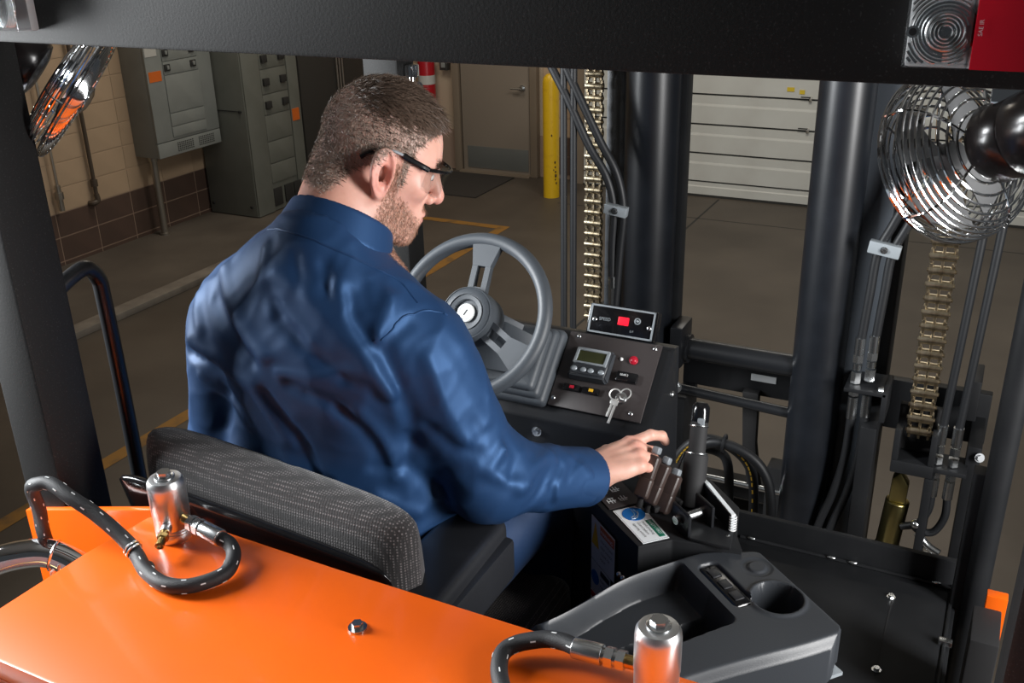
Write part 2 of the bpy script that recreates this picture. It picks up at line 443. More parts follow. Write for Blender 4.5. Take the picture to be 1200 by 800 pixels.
# extinguisher
e = thing('fire_extinguisher', 'red fire extinguisher hanging on the back wall left of the door', 'fire extinguisher', (-6.1, 9.98, 0.6))
MB().lathe([(0.075, 0), (0.095, 0.012), (0.098, 0.04), (0.098, 0.62), (0.08, 0.69), (0.03, 0.74), (0.028, 0.77)], (-6.1, 9.98, 0.62), (0, 0, 1), H['ext'], 20).build('cylinder', e)
MB().cyl((-6.1, 9.98, 0.99), (-6.1, 9.98, 1.09), 0.0992, H['white'], caps=False).build('label', e)
MB().box((-6.1, 9.98, 1.41), (0.05, 0.07, 0.06), K['black'], 0.006).box((-6.06, 9.93, 1.46), (0.03, 0.16, 0.02), K['steel'], 0.004).build('valve_handle', e)
MB().tube([(-6.14, 9.95, 1.41), (-6.26, 9.90, 1.3), (-6.24, 9.87, 0.95), (-6.21, 9.86, 0.72)], 0.014, K['rubber']).build('hose', e)
al = thing('wall_box', 'small grey alarm box on the wall between extinguisher and door', 'box', (-5.9, 10.06, 1.2))
MB().box((-5.90, 10.06, 1.20), (0.10, 0.07, 0.12), H['darkcab'], 0.006).build('housing', al)
MB().box((-5.90, 10.02, 1.20), (0.05, 0.012, 0.06), H['panel'], 0.003).build('cover', al)

# wall panelboard
p = thing('electrical_panel', 'grey wall-mounted breaker panel with an orange sticker', 'electrical panel', (-7.1, 7.03, 0.76))
y0, y1 = 6.63, 7.45
MB().bx(-7.25, -6.97, y0, y1, 0.76, 2.3, H['panel'], 0.006).build('enclosure', p)
T = MB(); T.bx(-6.97, -6.945, y0, y1, 0.90, 2.3, H['panel'], 0.004); T.build('trim_cover', p)
MB().bx(-6.97, -6.945, y0, y1, 0.76, 0.893, H['panel'], 0.004).build('lower_cover', p)
V = MB()
for gy in (6.87, 7.15):
    for i in range(9):
        for j in range(5): V.bx(-6.946, -6.9435, gy+i*0.024, gy+i*0.024+0.014, 0.785+j*0.018, 0.785+j*0.018+0.011, H['panel_line'])
V.build('vent_holes', p, kind='stuff')
for z0, z1 in ((0.92, 1.02), (1.02, 1.14), (1.14, 1.48), (1.48, 1.60), (1.60, 1.75), (1.75, 1.95)):
    MB().bx(-6.947, -6.935, 6.83, 7.27, z0+0.004, z1-0.004, H['panel'], 0.003).build('breaker_cover', p)
for z in (1.545, 1.675):
    for yy in (6.87, 7.20):
        s = MB(); s.bx(-6.94, -6.925, yy-0.035, yy+0.035, z-0.03, z+0.03, H['panel_line'], 0.003); s.bx(-6.926, -6.912, yy-0.012, yy+0.012, z-0.015, z+0.02, H['panel'], 0.002); s.build('breaker', p)
MB().bx(-6.946, -6.942, 6.65, 6.80, 1.44, 1.53, H['orange']).build('sticker', p)
MB().bx(-6.946, -6.942, 6.64, 6.78, 1.66, 1.74, H['white']).build('sticker', p)
c = thing('conduit', 'galvanised conduit pipe from the breaker panel down to the floor', 'conduit', (-7.1, 6.68, 0))
MB().cyl((-7.10, 6.69, 0.0), (-7.10, 6.69, 0.758), 0.032, H['conduit']).build('pipe', c)
MB().cyl((-7.10, 6.69, 0.72), (-7.10, 6.69, 0.758), 0.042, H['conduit']).build('coupling', c)
MB().cyl((-7.10, 6.69, 0.0), (-7.10, 6.69, 0.03), 0.045, H['conduit']).build('coupling', c)

# standing switchboard
s = thing('switchboard', 'tall olive-grey switchboard cabinet standing beside the breaker panel', 'cabinet', (-6.9, 7.9, 0))
MB().bx(-7.22, -6.62, 7.47, 8.30, 0.02, 2.4, H['cab'], 0.006).build('enclosure', s)
MB().bx(-7.0, -6.66, 7.465, 7.470, 1.06, 1.068, H['panel_line']).build('side_seam', s)
for x_, z_ in ((-6.68, 1.06), (-6.68, .12), (-7.17, .12)): MB().cyl((x_, 7.467, z_), (x_, 7.455, z_), 0.015, H['panel_line'], n=10).build('side_screw', s)
MB().bx(-6.62, -6.605, 7.48, 7.73, 0.02, 2.4, H['cab'], 0.004).build('front_strip', s)
MB().bx(-6.62, -6.605, 8.14, 8.30, 0.02, 2.4, H['cab'], 0.004).build('front_strip', s)
for z0, z1 in ((0.30, 0.50), (0.50, 0.72), (0.72, 0.98), (0.98, 1.18), (1.18, 1.42), (1.42, 1.62), (1.62, 1.9)):
    MB().bx(-6.62, -6.610, 7.74, 8.13, z0+0.005, z1-0.005, H['cab'], 0.004).build('breaker_cover', s)
for z in (1.08, 1.30, 1.52):
    for yy in (7.80, 8.06):
        MB().bx(-6.612, -6.585, yy-0.04, yy+0.04, z-0.035, z+0.035, H['panel_line'], 0.004).build('breaker', s)
for yy in (7.80, 7.98, 8.13):
    MB().bx(-6.615, -6.603, yy-0.065, yy+0.065, 0.07, 0.25, H['panel_line'], 0.003).build('vent', s)
MB().bx(-6.606, -6.600, 8.15, 8.26, 0.86, 0.98, H['orange']).build('sticker', s)
MB().bx(-7.20, -7.08, 7.460, 7.469, 1.40, 1.48, H['white']).build('sticker', s)
d = thing('dark_cabinet', 'dark cabinet behind the switchboard, half hidden by the driver', 'cabinet', (-6.9, 9.1, 0))
MB().bx(-7.22, -6.68, 8.42, 9.75, 0.0, 2.4, H['darkcab'], 0.006).build('enclosure', d)
for yy in (9.05, 9.10, 9.15):
    MB().cyl((-6.66, yy, 0.0), (-6.66, yy, 2.4), 0.011, H['conduit'], n=10).build('cable', d)

# pipes on the block wall
q = thing('wall_pipe', 'thin brown pipe running down the block wall to an elbow', 'pipe', (-7.2, 6.0, 0.5))
MB().tube([(-7.20, 6.07, 2.2), (-7.20, 6.07, 1.3), (-7.20, 6.07, 0.50)], 0.018, H['pipe'], sub=3).cyl((-7.2, 6.07, 0.62), (-7.2, 6.07, 0.68), 0.03, H['pipe']).build('pipe', q)
MB().tube([(-7.20, 6.07, 0.55), (-7.195, 6.07, 0.49), (-7.21, 6.03, 0.475), (-7.25, 6.02, 0.475)], 0.024, H['pipe']).build('elbow', q)
q = thing('wall_pipe', 'pale thin pipe with a hose coupling at the left edge of the block wall', 'pipe', (-7.2, 5.6, 0.5))
MB().cyl((-7.19, 5.68, 0.72), (-7.19, 5.68, 2.2), 0.012, H['conduit'], n=10).cyl((-7.19, 5.68, 0.50), (-7.19, 5.68, 0.72), 0.024, H['conduit'], n=12).build('pipe', q)
MB().cyl((-7.19, 5.68, 0.60), (-7.19, 5.68, 0.66), 0.036, H['conduit'], n=8).build('coupling', q)

# ================================================================== THE FORKLIFT
FL = thing('forklift', 'orange and black forklift with an open cab, black overhead guard and lift mast', 'forklift', (-0.57, 1.0, 0.0))
def part(name, mb, origin=None, **k): return mb.build(name, FL, origin, **k)

# overhead guard
b = MB(); b.bx(-1.44, 0.32, 0.85, 0.93, 2.62, 2.745, K['powder'], 0.004)
guard = part('rear_guard_beam', b)
part('front_guard_beam', MB().bx(-1.36, 0.18, 1.86, 1.94, 2.66, 2.745, K['powder'], 0.004))
part('guard_rail', MB().bx(0.10, 0.18, 0.93, 1.86, 2.71, 2.745, K['powder'], 0.004))
part('guard_rail', MB().bx(-1.36, -1.28, 0.93, 1.86, 2.71, 2.745, K['powder'], 0.004))
# posts
b = MB(); b.bx(-1.305, -1.22, 0.86, 0.945, 0.7, 2.62, K['powder'], 0.006); part('rear_post', b, label='black post at the left end of the guard beam')
b = MB(); b.bx(0.072, 0.16, 0.86, 0.945, 0.7, 2.62, K['powder'], 0.006); part('rear_post', b, label='black post at the lower right corner, lit orange by the hood')
b = MB(); b.bx(-1.30, -1.21, 1.86, 1.93, 0.9, 2.66, K['powder'], 0.006); part('front_post', b, label='black front post behind the head of the driver')
b = MB(); b.tube([(0.078, 1.86, 0.9), (0.078, 1.86, 1.6), (0.082, 1.86, 2.66)], 0.023, K['satin'], n=16, sub=2).bx(0.035, 0.058, 1.86, 1.90, 0.9, 1.75, K['satin'], 0.004); part('front_post', b, label='thin black front post at the right of the cab')
part('post_clamp', MB().box((-1.198, 1.90, 2.44), (.022, .03, .030), K['chrome'], .006).cyl((-1.19, 1.885, 2.43), (-1.185, 1.88, 2.33), .007, K['chrome']).cyl((-1.20, 1.89, 2.405), (-1.17, 1.88, 2.41), .012, K['chrome']))
# grab handle
gh = part('grab_handle', MB().tube([(-1.245, 0.94, 2.245), (-1.247, 0.975, 2.258), (-1.25, 1.008, 2.262), (-1.252, 1.028, 2.24), (-1.252, 1.032, 2.2), (-1.252, 1.034, 2.0), (-1.254, 1.034, 1.6), (-1.254, 1.034, 1.3), (-1.252, 1.0, 1.28), (-1.25, 0.94, 1.28)], 0.0125, K['black'], n=14))

# hood and orange bodywork
hp = [(-1.04, .545), (-1.033, .743), (-1.020, .846), (-.99, .859), (-.92, .863), (-.70, .857), (0.04, .852), (0.04, .545)]
b = MB(); b.prism([(x, y, 1.97) for x, y in hp], K['orange'], vec=(0, 0, -0.03), bev=0.004, seg=2)
hood = part('hood', b)
b = MB(); b.prism([(x*0.985, 0.56+(y-0.56)*0.97, 1.94) for x, y in hp], K['orange'], vec=(0, 0, -0.9)); part('hood_side', b)
b = MB(); b.prism([(-1.304, .85, 1.902), (-1.02, .85, 1.978), (-0.985, .85, 1.965), (-0.985, .85, 1.4), (-1.304, .85, 1.4)], K['orange'], vec=(0, 0.012, 0), bev=0.003); part('side_fender', b)
part('counterweight', MB().bx(-1.3, 0.2, 0.12, 0.54, 1.2, 1.93, mat('slate_grey_paint', (0.22, 0.255, 0.29), 0.5), 0.01))
part('hood_bolt', MB().hexbolt((-0.608, 0.769, 1.97), (0, 0, 1), 0.0068, K['steel'], 0.007).cyl((-0.608, 0.769, 1.97), (-0.608, 0.769, 1.9725), 0.0115, K['steel']))
# small orange fender seen past the right front post
part('side_step', MB().bx(0.085, 0.118, 1.60, 1.622, 1.30, 1.662, K['orange'], 0.002).bx(0.068, 0.112, 1.5, 1.6, 1.2, 1.638, K['matt'], 0.003))

# exhaust pipe curving in at lower left
ex = part('exhaust_pipe', MB().tube([(-1.42, .66, 1.74), (-1.297, .70, 1.845), (-1.235, .73, 1.898), (-1.185, .77, 1.907), (-1.150, .79, 1.895), (-1.10, .80, 1.865), (-1.03, .80, 1.80)], 0.021, K['chrome'], n=24))
part('exhaust_clamp', MB().ring((-1.162, .785, 1.90), (0.8, 0.4, -0.3), 0.022, 0.002, K['steel'], 24, 6).box((-1.150, .765, 1.875), (0.004, 0.006, 0.05), K['white'], 0.001, Euler((0.2, 0.5, 0)).to_matrix()))
part('fuel_pipe', MB().tube([(-1.19, .66, 1.80), (-1.10, .67, 1.86), (-1.055, .70, 1.875), (-1.03, .74, 1.85)], 0.006, K['goldzinc'], n=10))

# hydraulic hoses lying on the hood, filters, fittings
def dashes(path, r, step, name, parent):
    P = smooth_path(path, 10); M_ = MB(); acc = 0; k = 0
    for a, c in zip(P, P[1:]):
        acc += (c-a).length
        if acc > step:
            acc = 0; k += 1
            t = (c-a).normalized(); fx = frame_from(t, Vector((0, 0, 1)) if abs(t.z) < .9 else Vector((1, 0, 0)))
            for q in range(3):
                ang = q*2.0944+k*1.05
                n_ = fx @ Vector((math.cos(ang), math.sin(ang), 0))
                fr = Matrix((n_, t.cross(n_), t)).transposed()
                M_.box(a+n_*r*0.99, (0.0008, 0.0015, 0.0062), K['white'], 0, fr)
    return M_.build(name, parent, kind='stuff')
H1 = [(-1.213, .816, 1.86), (-1.200, .802, 1.92), (-1.172, .785, 1.975), (-1.148, .766, 2.028), (-1.122, .759, 2.046), (-1.098, .762, 2.050), (-1.063, .760, 2.040), (-1.019, .763, 2.020), (-.970, .760, 1.996), (-.945, .752, 1.986), (-.913, .736, 1.9805), (-.873, .726, 1.9805), (-.842, .735, 1.9805), (-.822, .757, 1.9815), (-.815, .779, 1.983), (-.825, .803, 1.988), (-.839, .813, 1.995), (-.856, .813, 2.001)]
H2 = [(-.33, .69, 1.98), (-.377, .72, 1.9805), (-.407, .752, 1.981), (-.421, .777, 1.982), (-.423, .794, 1.984), (-.414, .805, 1.988), (-.399, .813, 1.992), (-.381, .819, 1.996), (-.361, .818, 2.0), (-.342, .813, 2.002)]
h1 = part('hydraulic_hose', MB().tube(H1, 0.0098, K['braid'], n=14), label='braided hose with white dashes looping over the left of the hood')
dashes(H1, 0.0098, 0.021, 'white_dashes', h1)
h2 = part('hydraulic_hose', MB().tube(H2, 0.0098, K['braid'], n=14), label='braided hose with white dashes at the bottom edge of the hood')
dashes(H2, 0.0098, 0.024, 'white_dashes', h2)
def fitting(a, b_, parent):
    a, b_ = Vector(a), Vector(b_); d = b_-a
    m = MB(); m.cyl(a-d*0.12, a+d*0.40, 0.0118, K['steel'], n=20, bev=0.001); m.build('ferrule', parent)
    m = MB(); m.cyl(a+d*0.40, a+d*0.46, 0.008, K['steel']); m.cyl(a+d*0.46, a+d*0.60, 0.0118, K['steel'], n=6); m.cyl(a+d*0.60, a+d*0.66, 0.0085, K['steel']); m.cyl(a+d*0.66, a+d*0.80, 0.0112, K['steel'], n=6); m.build('swivel_nut', parent)
    m = MB(); m.cyl(a+d*0.80, b_, 0.0075, K['brass']); m.build('brass_adapter', parent)
fitting((-.860, .813, 2.002), (-.925, .822, 2.006), h1)
fitting((-.338, .812, 2.0025), (-.272, .813, 2.0055), h2)
cl = MB(); cl.ring((-.958, .757, 1.990), (0.75, -0.15, -0.3), 0.0108, 0.0018, K['steel'], 24, 6).ring((-.952, .755, 1.9885), (0.75, -0.15, -0.3), 0.0108, 0.0018, K['steel'], 24, 6); cl.build('hose_clamp', h1)
part('plug', MB().hexbolt((-.928, .748, 1.97), (0.2, -0.5, 1), 0.0085, K['steel'], 0.016))
def canister(x, y, name_label, nip):
    z = 1.97
    c = link('filter_canister', None, FL, (x, y, z)); tag(c, name_label)
    MB().lathe([(0.0235, 0), (0.0245, 0.002), (0.0245, 0.010), (0.0238, 0.012), (0.0245, 0.014), (0.0238, 0.016), (0.0245, 0.018), (0.0238, 0.020), (0.0245, 0.022), (0.0245, 0.038), (0.0252, 0.039), (0.0252, 0.081), (0.0245, 0.088), (0.0215, 0.093), (0.017, 0.094), (0.0001, 0.094)], (x, y, z), (0, 0, 1), K['alu'], 36).build('body', c)
    MB().lathe([(0.0135, 0.094), (0.0135, 0.096), (0.0125, 0.0965), (0.0001, 0.0965)], (x, y, z), (0, 0, 1), K['steel'], 28).cyl((x, y, z+.0965), (x, y, z+.103), 0.0095, K['steel'], n=6).build('cap_nut', c)
    if nip:
        d = Vector((0.45, -0.85, -0.12)).normalized(); o = Vector((x, y, z+0.032))
        MB().cyl(o+d*0.020, o+d*0.034, 0.0075, K['alu'], bev=0.001).build('port', c)
        m = MB(); m.cyl(o+d*0.034, o+d*0.040, 0.0062, K['brass']); m.cyl(o+d*0.040, o+d*0.047, 0.0078, K['brass'], n=6); m.cyl(o+d*0.047, o+d*0.060, 0.0058, K['brass'])
        m.ring(o+d*0.060, d, 0.0050, 0.0013, K['brass'], 20, 6); m.build('brass_nipple', c)
canister(-.950, .824, 'silver filter canister on the left of the hood', True)
canister(-.250, .813, 'silver filter canister at the bottom edge of the hood', False)

# ------------------------------------------------------------------ seat
seat = link('seat', None, FL, (-0.857, 1.1, 1.55)); tag(seat, 'operator seat in dotted grey cloth with a glossy black shell')
def swept_back(xh, yc, zc, th, hh, wrap, m, nu=40, nv=28, tilt=0.10, power=3.2):
    """a curved seat back: super-ellipse section swept across the width"""
    V, F = [], []
    for i in range(nu+1):
        u = -1+2*i/nu
        e = (1-abs(u)**8)**0.5 if abs(u) < 1 else 0
        e = max(e, 0.02)
        x = -0.878+xh*u
        for j in range(nv):
            a = 2*math.pi*j/nv
            cy = abs(math.cos(a))**(2/power)*(1 if math.cos(a) > 0 else -1)
            cz = abs(math.sin(a))**(2/power)*(1 if math.sin(a) > 0 else -1)
            hz = hh*(0.90+0.10*e)
            y = yc+wrap*(abs(u)**2.4)+th*e*cy
            z = zc+hz*cz-0.022*u
            y -= tilt*(z-zc)*0.0+tilt*(z-zc)
            V.append((x, y, z))
    for i in range(nu):
        for j in range(nv):
            F.append((i*nv+j, i*nv+(j+1) % nv, (i+1)*nv+(j+1) % nv, (i+1)*nv+j))
    F.append(tuple(range(nv))[::-1]); F.append(tuple(nu*nv+j for j in range(nv)))
    return MB().mesh(V, F, m, True)
swept_back(0.240, 0.966, 1.802, 0.050, 0.225, -0.005, K['seatcloth'], tilt=0.03).build('backrest', seat, sharp=80)
swept_back(0.236, 0.928, 1.772, 0.012, 0.215, -0.002, K['gloss'], tilt=0.20, power=5).build('backrest_shell', seat, sharp=80)
MB().box((-0.857, 1.20, 1.545), (0.50, 0.48, 0.11), K['seatcloth'], 0.045, seg=4).build('seat_cushion', seat)
MB().box((-0.857, 1.18, 1.44), (0.44, 0.46, 0.11), K['plastic_dark'], 0.02).build('seat_base', seat)
part('seat_pedestal', MB().bx(-1.1, -0.62, 0.9, 1.4, 0.9, 1.39, K['matt'], 0.01))
arm = MB(); arm.prism([(-0.705, .86, 1.896), (-0.59, .86, 1.896), (-0.600, 1.15, 1.896), (-0.640, 1.168, 1.896), (-0.700, 1.15, 1.896)], K['plastic_dark'], vec=(0, 0, -0.055), bev=0.016, seg=5)
arm.build('armrest', seat)
MB().bx(-0.622, -0.585, .865, 1.145, 1.80, 1.872, K['plastic_dark'], 0.01).build('armrest_side', seat)
MB().bx(-0.69, -0.61, .90, .98, 1.45, 1.85, K['matt'], 0.01).build('armrest_bracket', seat)

# ------------------------------------------------------------------ dashboard
D0 = Vector((0, 1.55, 1.89)); DV = Vector((0, .11, .103)).normalized(); DN = Vector((1, 0, 0)).cross(DV)
def dp(x, v, lift=0.0): return Vector((x, 0, 0))+D0+DV*v+DN*lift
dash = link('dashboard', None, FL, (-0.82, 1.65, 1.5))
side = [(1.53, 1.30), (1.53, 1.862), (1.543, 1.878), (1.66, 1.988), (1.672, 1.992), (1.695, 1.988), (1.74, 1.30)]
MB().prism([(-1.14, y, z) for y, z in side], K['black'], vec=(0.635, 0, 0), bev=0.004).build('dash_body', dash)
fr = Matrix((Vector((1, 0, 0)), DV, DN)).transposed()
MB().box(dp(-.6205, .0735, 0.003), (.187, .158, .006), K['brownpanel'], 0.002, fr).build('instrument_panel', dash)
for x, v in ((-.694, .1437), (-.5394, .1436), (-.7061, .0103), (-.5492, .0084)):
    MB().sphere(dp(x, v, .006), .0048, K['steel'], (1, 1, .6), 12, fr).build('panel_screw', dash)
# display unit: raised wedge housing, bezel, screen, buttons
dm = MB()
b0 = [dp(-.690, .052, .006), dp(-.607, .052, .006), dp(-.607, .121, .006), dp(-.690, .121, .006)]
b1 = [dp(-.685, .057, .028), dp(-.612, .057, .028), dp(-.612, .117, .020), dp(-.685, .117, .020)]
dm.mesh(b0+b1, [(0, 1, 2, 3)[::-1], (4, 5, 6, 7), (0, 1, 5, 4), (1, 2, 6, 5), (2, 3, 7, 6), (3, 0, 4, 7)], K['plastic'])
bmesh.ops.bevel(dm.bm, geom=dm.bm.edges[:], offset=0.004, segments=3, affect='EDGES')
for f in dm.bm.faces: f.smooth = True
dm.build('display_housing', dash)
dN2 = (b1[1]-b1[0]).cross(b1[3]-b1[0]).normalized(); dV2 = (b1[3]-b1[0]).normalized()
fr2 = Matrix((Vector((1, 0, 0)), dV2, dN2)).transposed()
def dd(x, v, lift=0): return b1[0]+Vector((x+.685, 0, 0))+dV2*v+dN2*lift
bz = MB()
for (cx, cv, sx, sv) in ((-.6485, .0555, .066, .006), (-.6485, .0265, .066, .004), (-.679, .041, .006, .034), (-.618, .041, .006, .034)):
    bz.box(dd(cx, cv, .0015), (sx, sv, .005), K['silver'], .0015, fr2)
bz.build('display_bezel', dash)
MB().box(dd(-.6485, .041, .0005), (.056, .026, .002), K['lcd'], 0, fr2).build('display_screen', dash)
for x, s in ((-.676, 1), (-.657, 1), (-.642, 1), (-.621, 1)):
    MB().sphere(dd(x, .0125, .0005), .0058, K['silver'], (1.15, .9, .5), 14, fr2).build('display_button', dash)
# lamps and switches
MB().sphere(dp(-.597, .1115, .006), .0038, K['white'], (1, 1, .8), 10, fr).build('indicator_lamp', dash)
rb = MB(); rb.cyl(dp(-.5727, .1125, .005), dp(-.5727, .1125, .010), .0085, K['red'], n=20, bev=.001); rb.sphere(dp(-.5727, .1125, .010), .0065, K['red'], (1, 1, .5), 12, fr); rb.build('red_button', dash)
gm = MB(); gm.box(dp(-.5745, .075, .010), (.041, .020, .010), K['gloss'], .003, fr); gm.build('hour_meter', dash)
text('hour_meter_digits', '0049.2', .0062, dp(-.588, .0755, .0152), (1, 0, 0), DV, K['white'], dash)
for x, mm in ((-.6748, K['red']), (-.6355, K['amber'])):
    s_ = MB(); s_.box(dp(x, .0355, .009), (.033, .013, .008), K['gloss'], .002, fr); s_.build('rocker_switch', dash)
    MB().box(dp(x+.001, .036, .0135), (.009, .006, .002), mm, .0006, fr).build('switch_lens', dash)
ks = MB(); ks.cyl(dp(-.574, .034, .005), dp(-.574, .034, .012), .0115, K['steel'], n=24, bev=.0015); ks.cyl(dp(-.574, .034, .012), dp(-.574, .034, .016), .007, K['steel'], n=20); ks.build('key_switch', dash)
for p_ in ((-.730, 1.529, 1.835), (-.56, 1.529, 1.80)):
    MB().hexbolt(p_, (0, -1, 0), .007, K['steel'], .006).build('dash_bolt', dash)
MB().sphere((-.512-.004+.012, 1.66, 1.90), .007, K['steel'], (0.6, 1, 1), 12).build('dash_bolt', dash)
MB().sphere((-.512-.004+.012, 1.58, 1.80), .007, K['steel'], (0.6, 1, 1), 12).build('dash_bolt', dash)
# speed limiter box on top
T0 = Vector((-.622, 1.690, 2.019)); tv = Vector((0, .45, .89)).normalized(); tn = Vector((1, 0, 0)).cross(tv)
fr3 = Matrix((Vector((1, 0, 0)), tv, tn)).transposed()
def tp(x, v, l=0): return T0+Vector((x, 0, 0))+tv*v+tn*l
MB().box(tp(0, 0, -.014), (.140, .060, .028), K['gloss'], .004, fr3).build('control_box', dash)
fb = MB()
for cx, cv, sx, sv in ((0, .0262, .132, .0035), (0, -.0262, .132, .0035), (-.0643, 0, .0035, .056), (.0643, 0, .0035, .056)):
    fb.box(tp(cx, cv, .0008), (sx, sv, .0016), K['silver'], 0, fr3)
fb.build('control_box_border', dash)
MB().box(tp(.004, .002, .001), (.022, .016, .002), K['redled'], .0015, fr3).build('led_window', dash)
MB().ring(tp(.032, .006, .001), tn, .0055, .0012, K['silver'], 24, 6).build('dial', dash)
MB().sphere(tp(.032, .006, .001), .0028, K['silver'], (1, 1, .4), 10, fr3).build('dial_centre', dash)
for sx in (-.055, .057): MB().sphere(tp(sx, -.002 if sx < 0 else -.004, .0008), .0052, K['steel'], (1, 1, .5), 12, fr3).build('box_screw', dash)
text('control_box_lettering', 'SPEED', .0088, tp(-.046, -.002, .0008), (1, 0, 0), tv, K['silver'], dash)
text('control_box_lettering', '0 F', .0062, tp(.020, -.0175, .0008), (1, 0, 0), tv, K['silver'], dash)

# steering column shroud: stepped, rounded bellows under the wheel
col = link('steering_column', None, FL, (-.80, 1.60, 1.95))
WC = Vector((-.848, 1.498, 2.067)); WX = Vector((1, 0, 0)); WY = Vector((0, math.cos(R(55)), math.sin(R(55)))); WN = WX.cross(WY)
cs = MB()
SC = dp(-.818, .066)
for k, (sx, sv, l0, l1) in enumerate(((.205, .160, -.006, .026), (.188, .145, .012, .042), (.170, .130, .026, .056))):
    cs.box(SC+DN*((l0+l1)/2), (sx, sv, l1-l0), K['wheel'], .0145, fr, 4)
cs.build('column_boot', col, sharp=60)
cu = MB()
q0 = [SC+DN*.050+Vector((sx*.078, 0, 0))+DV*(sv*.055) for sx, sv in ((-1, -1), (1, -1), (1, 1), (-1, 1))]
top = WC-WN*.05
q1 = [top+Vector((sx*.034, 0, 0))+WY*(sv*.032) for sx, sv in ((-1, -1), (1, -1), (1, 1), (-1, 1))]
cu.mesh(q0+q1, [(3, 2, 1, 0), (4, 5, 6, 7), (0, 1, 5, 4), (1, 2, 6, 5), (2, 3, 7, 6), (3, 0, 4, 7)], K['wheel'])
bmesh.ops.bevel(cu.bm, geom=cu.bm.edges[:], offset=0.018, segments=4, affect='EDGES')
for f in cu.bm.faces: f.smooth = True
cu.build('column_shroud', col, sharp=60)
pk = MB(); pk.cyl(dp(-.93, .06, -.002), dp(-.93, .06, .02), .009, K['red'], n=18, bev=.002).sphere(dp(-.93, .06, .022), .008, K['steel'], (1, 1, .5), 12, fr); pk.build('push_knob', dash)

# steering wheel
sw = link('steering_wheel', None, FL, WC); tag(sw, 'grey three-spoke steering wheel with a white round emblem')
MB().ring(WC, WN, .148, .0135, K['wheel'], 72, 16, x=WX).build('rim', sw)
HUB = WC+WN*.014
for ang in (90, -28, 208):
    d = WX*math.cos(R(ang))+WY*math.sin(R(ang)); t_ = WN.cross(d)
    s_ = MB()
    def spoke_pt(rr, tt, h): return WC+d*rr+t_*tt+WN*h
    for sg in (-1, 1):          # two rails with a slot between
        s_.mesh([spoke_pt(r_, sg*a_, h_) for r_, a_, h_ in ((.03, .008, -.012), (.03, .019, -.012), (.112, .019, -.004), (.112, .008, -.004), (.03, .008, .004), (.03, .019, .004), (.112, .019, .008), (.112, .008, .008))], [(3, 2, 1, 0), (4, 5, 6, 7), (0, 1, 5, 4), (1, 2, 6, 5), (2, 3, 7, 6), (3, 0, 4, 7)], K['wheel'])
    s_.mesh([spoke_pt(r_, a_, h_) for r_, a_, h_ in ((.095, -.0185, -.006), (.095, .0185, -.006), (.14, .030, -.006), (.14, -.030, -.006), (.095, -.0185, .008), (.095, .0185, .008), (.14, .030, .008), (.14, -.030, .008))], [(3, 2, 1, 0), (4, 5, 6, 7), (0, 1, 5, 4), (1, 2, 6, 5), (2, 3, 7, 6), (3, 0, 4, 7)], K['wheel'])
    s_.mesh([spoke_pt(r_, a_, h_) for r_, a_, h_ in ((.03, -.010, -.010), (.03, .010, -.010), (.055, .010, -.008), (.055, -.010, -.008), (.03, -.010, .003), (.03, .010, .003), (.055, .010, .004), (.055, -.010, .004))], [(3, 2, 1, 0), (4, 5, 6, 7), (0, 1, 5, 4), (1, 2, 6, 5), (2, 3, 7, 6), (3, 0, 4, 7)], K['wheel'])
    bmesh.ops.recalc_face_normals(s_.bm, faces=s_.bm.faces[:])
    s_.build('spoke', sw)
MB().lathe([(.030, -.055), (.049, -.045), (.051, -.012), (.051, .018), (.0500, .021), (.0485, .0215), (.0480, .020), (.046, .021), (.042, .0235), (.036, .0245), (.0355, .0225), (.034, .0225), (.033, .0245), (.026, .0235), (.0245, .0185), (.0001, .0185)], WC, WN, K['wheel'], 44).build('hub', sw)
MB().lathe([(.0175, .0185), (.0175, .0225), (.0160, .0238), (.0001, .0242)], WC, WN, K['cream'], 32).build('emblem', sw)
em = MB(); em.ring(WC+WN*.0238, WN, .0128, .0006, K['silver'], 32, 5); em.box(WC+WN*.0244, (.0022, .0125, .0006), K['ink'], 0, Matrix((WX, WY, WN)).transposed() @ Matrix.Rotation(R(-22), 3, 'Z')); em.build('emblem_mark', sw)

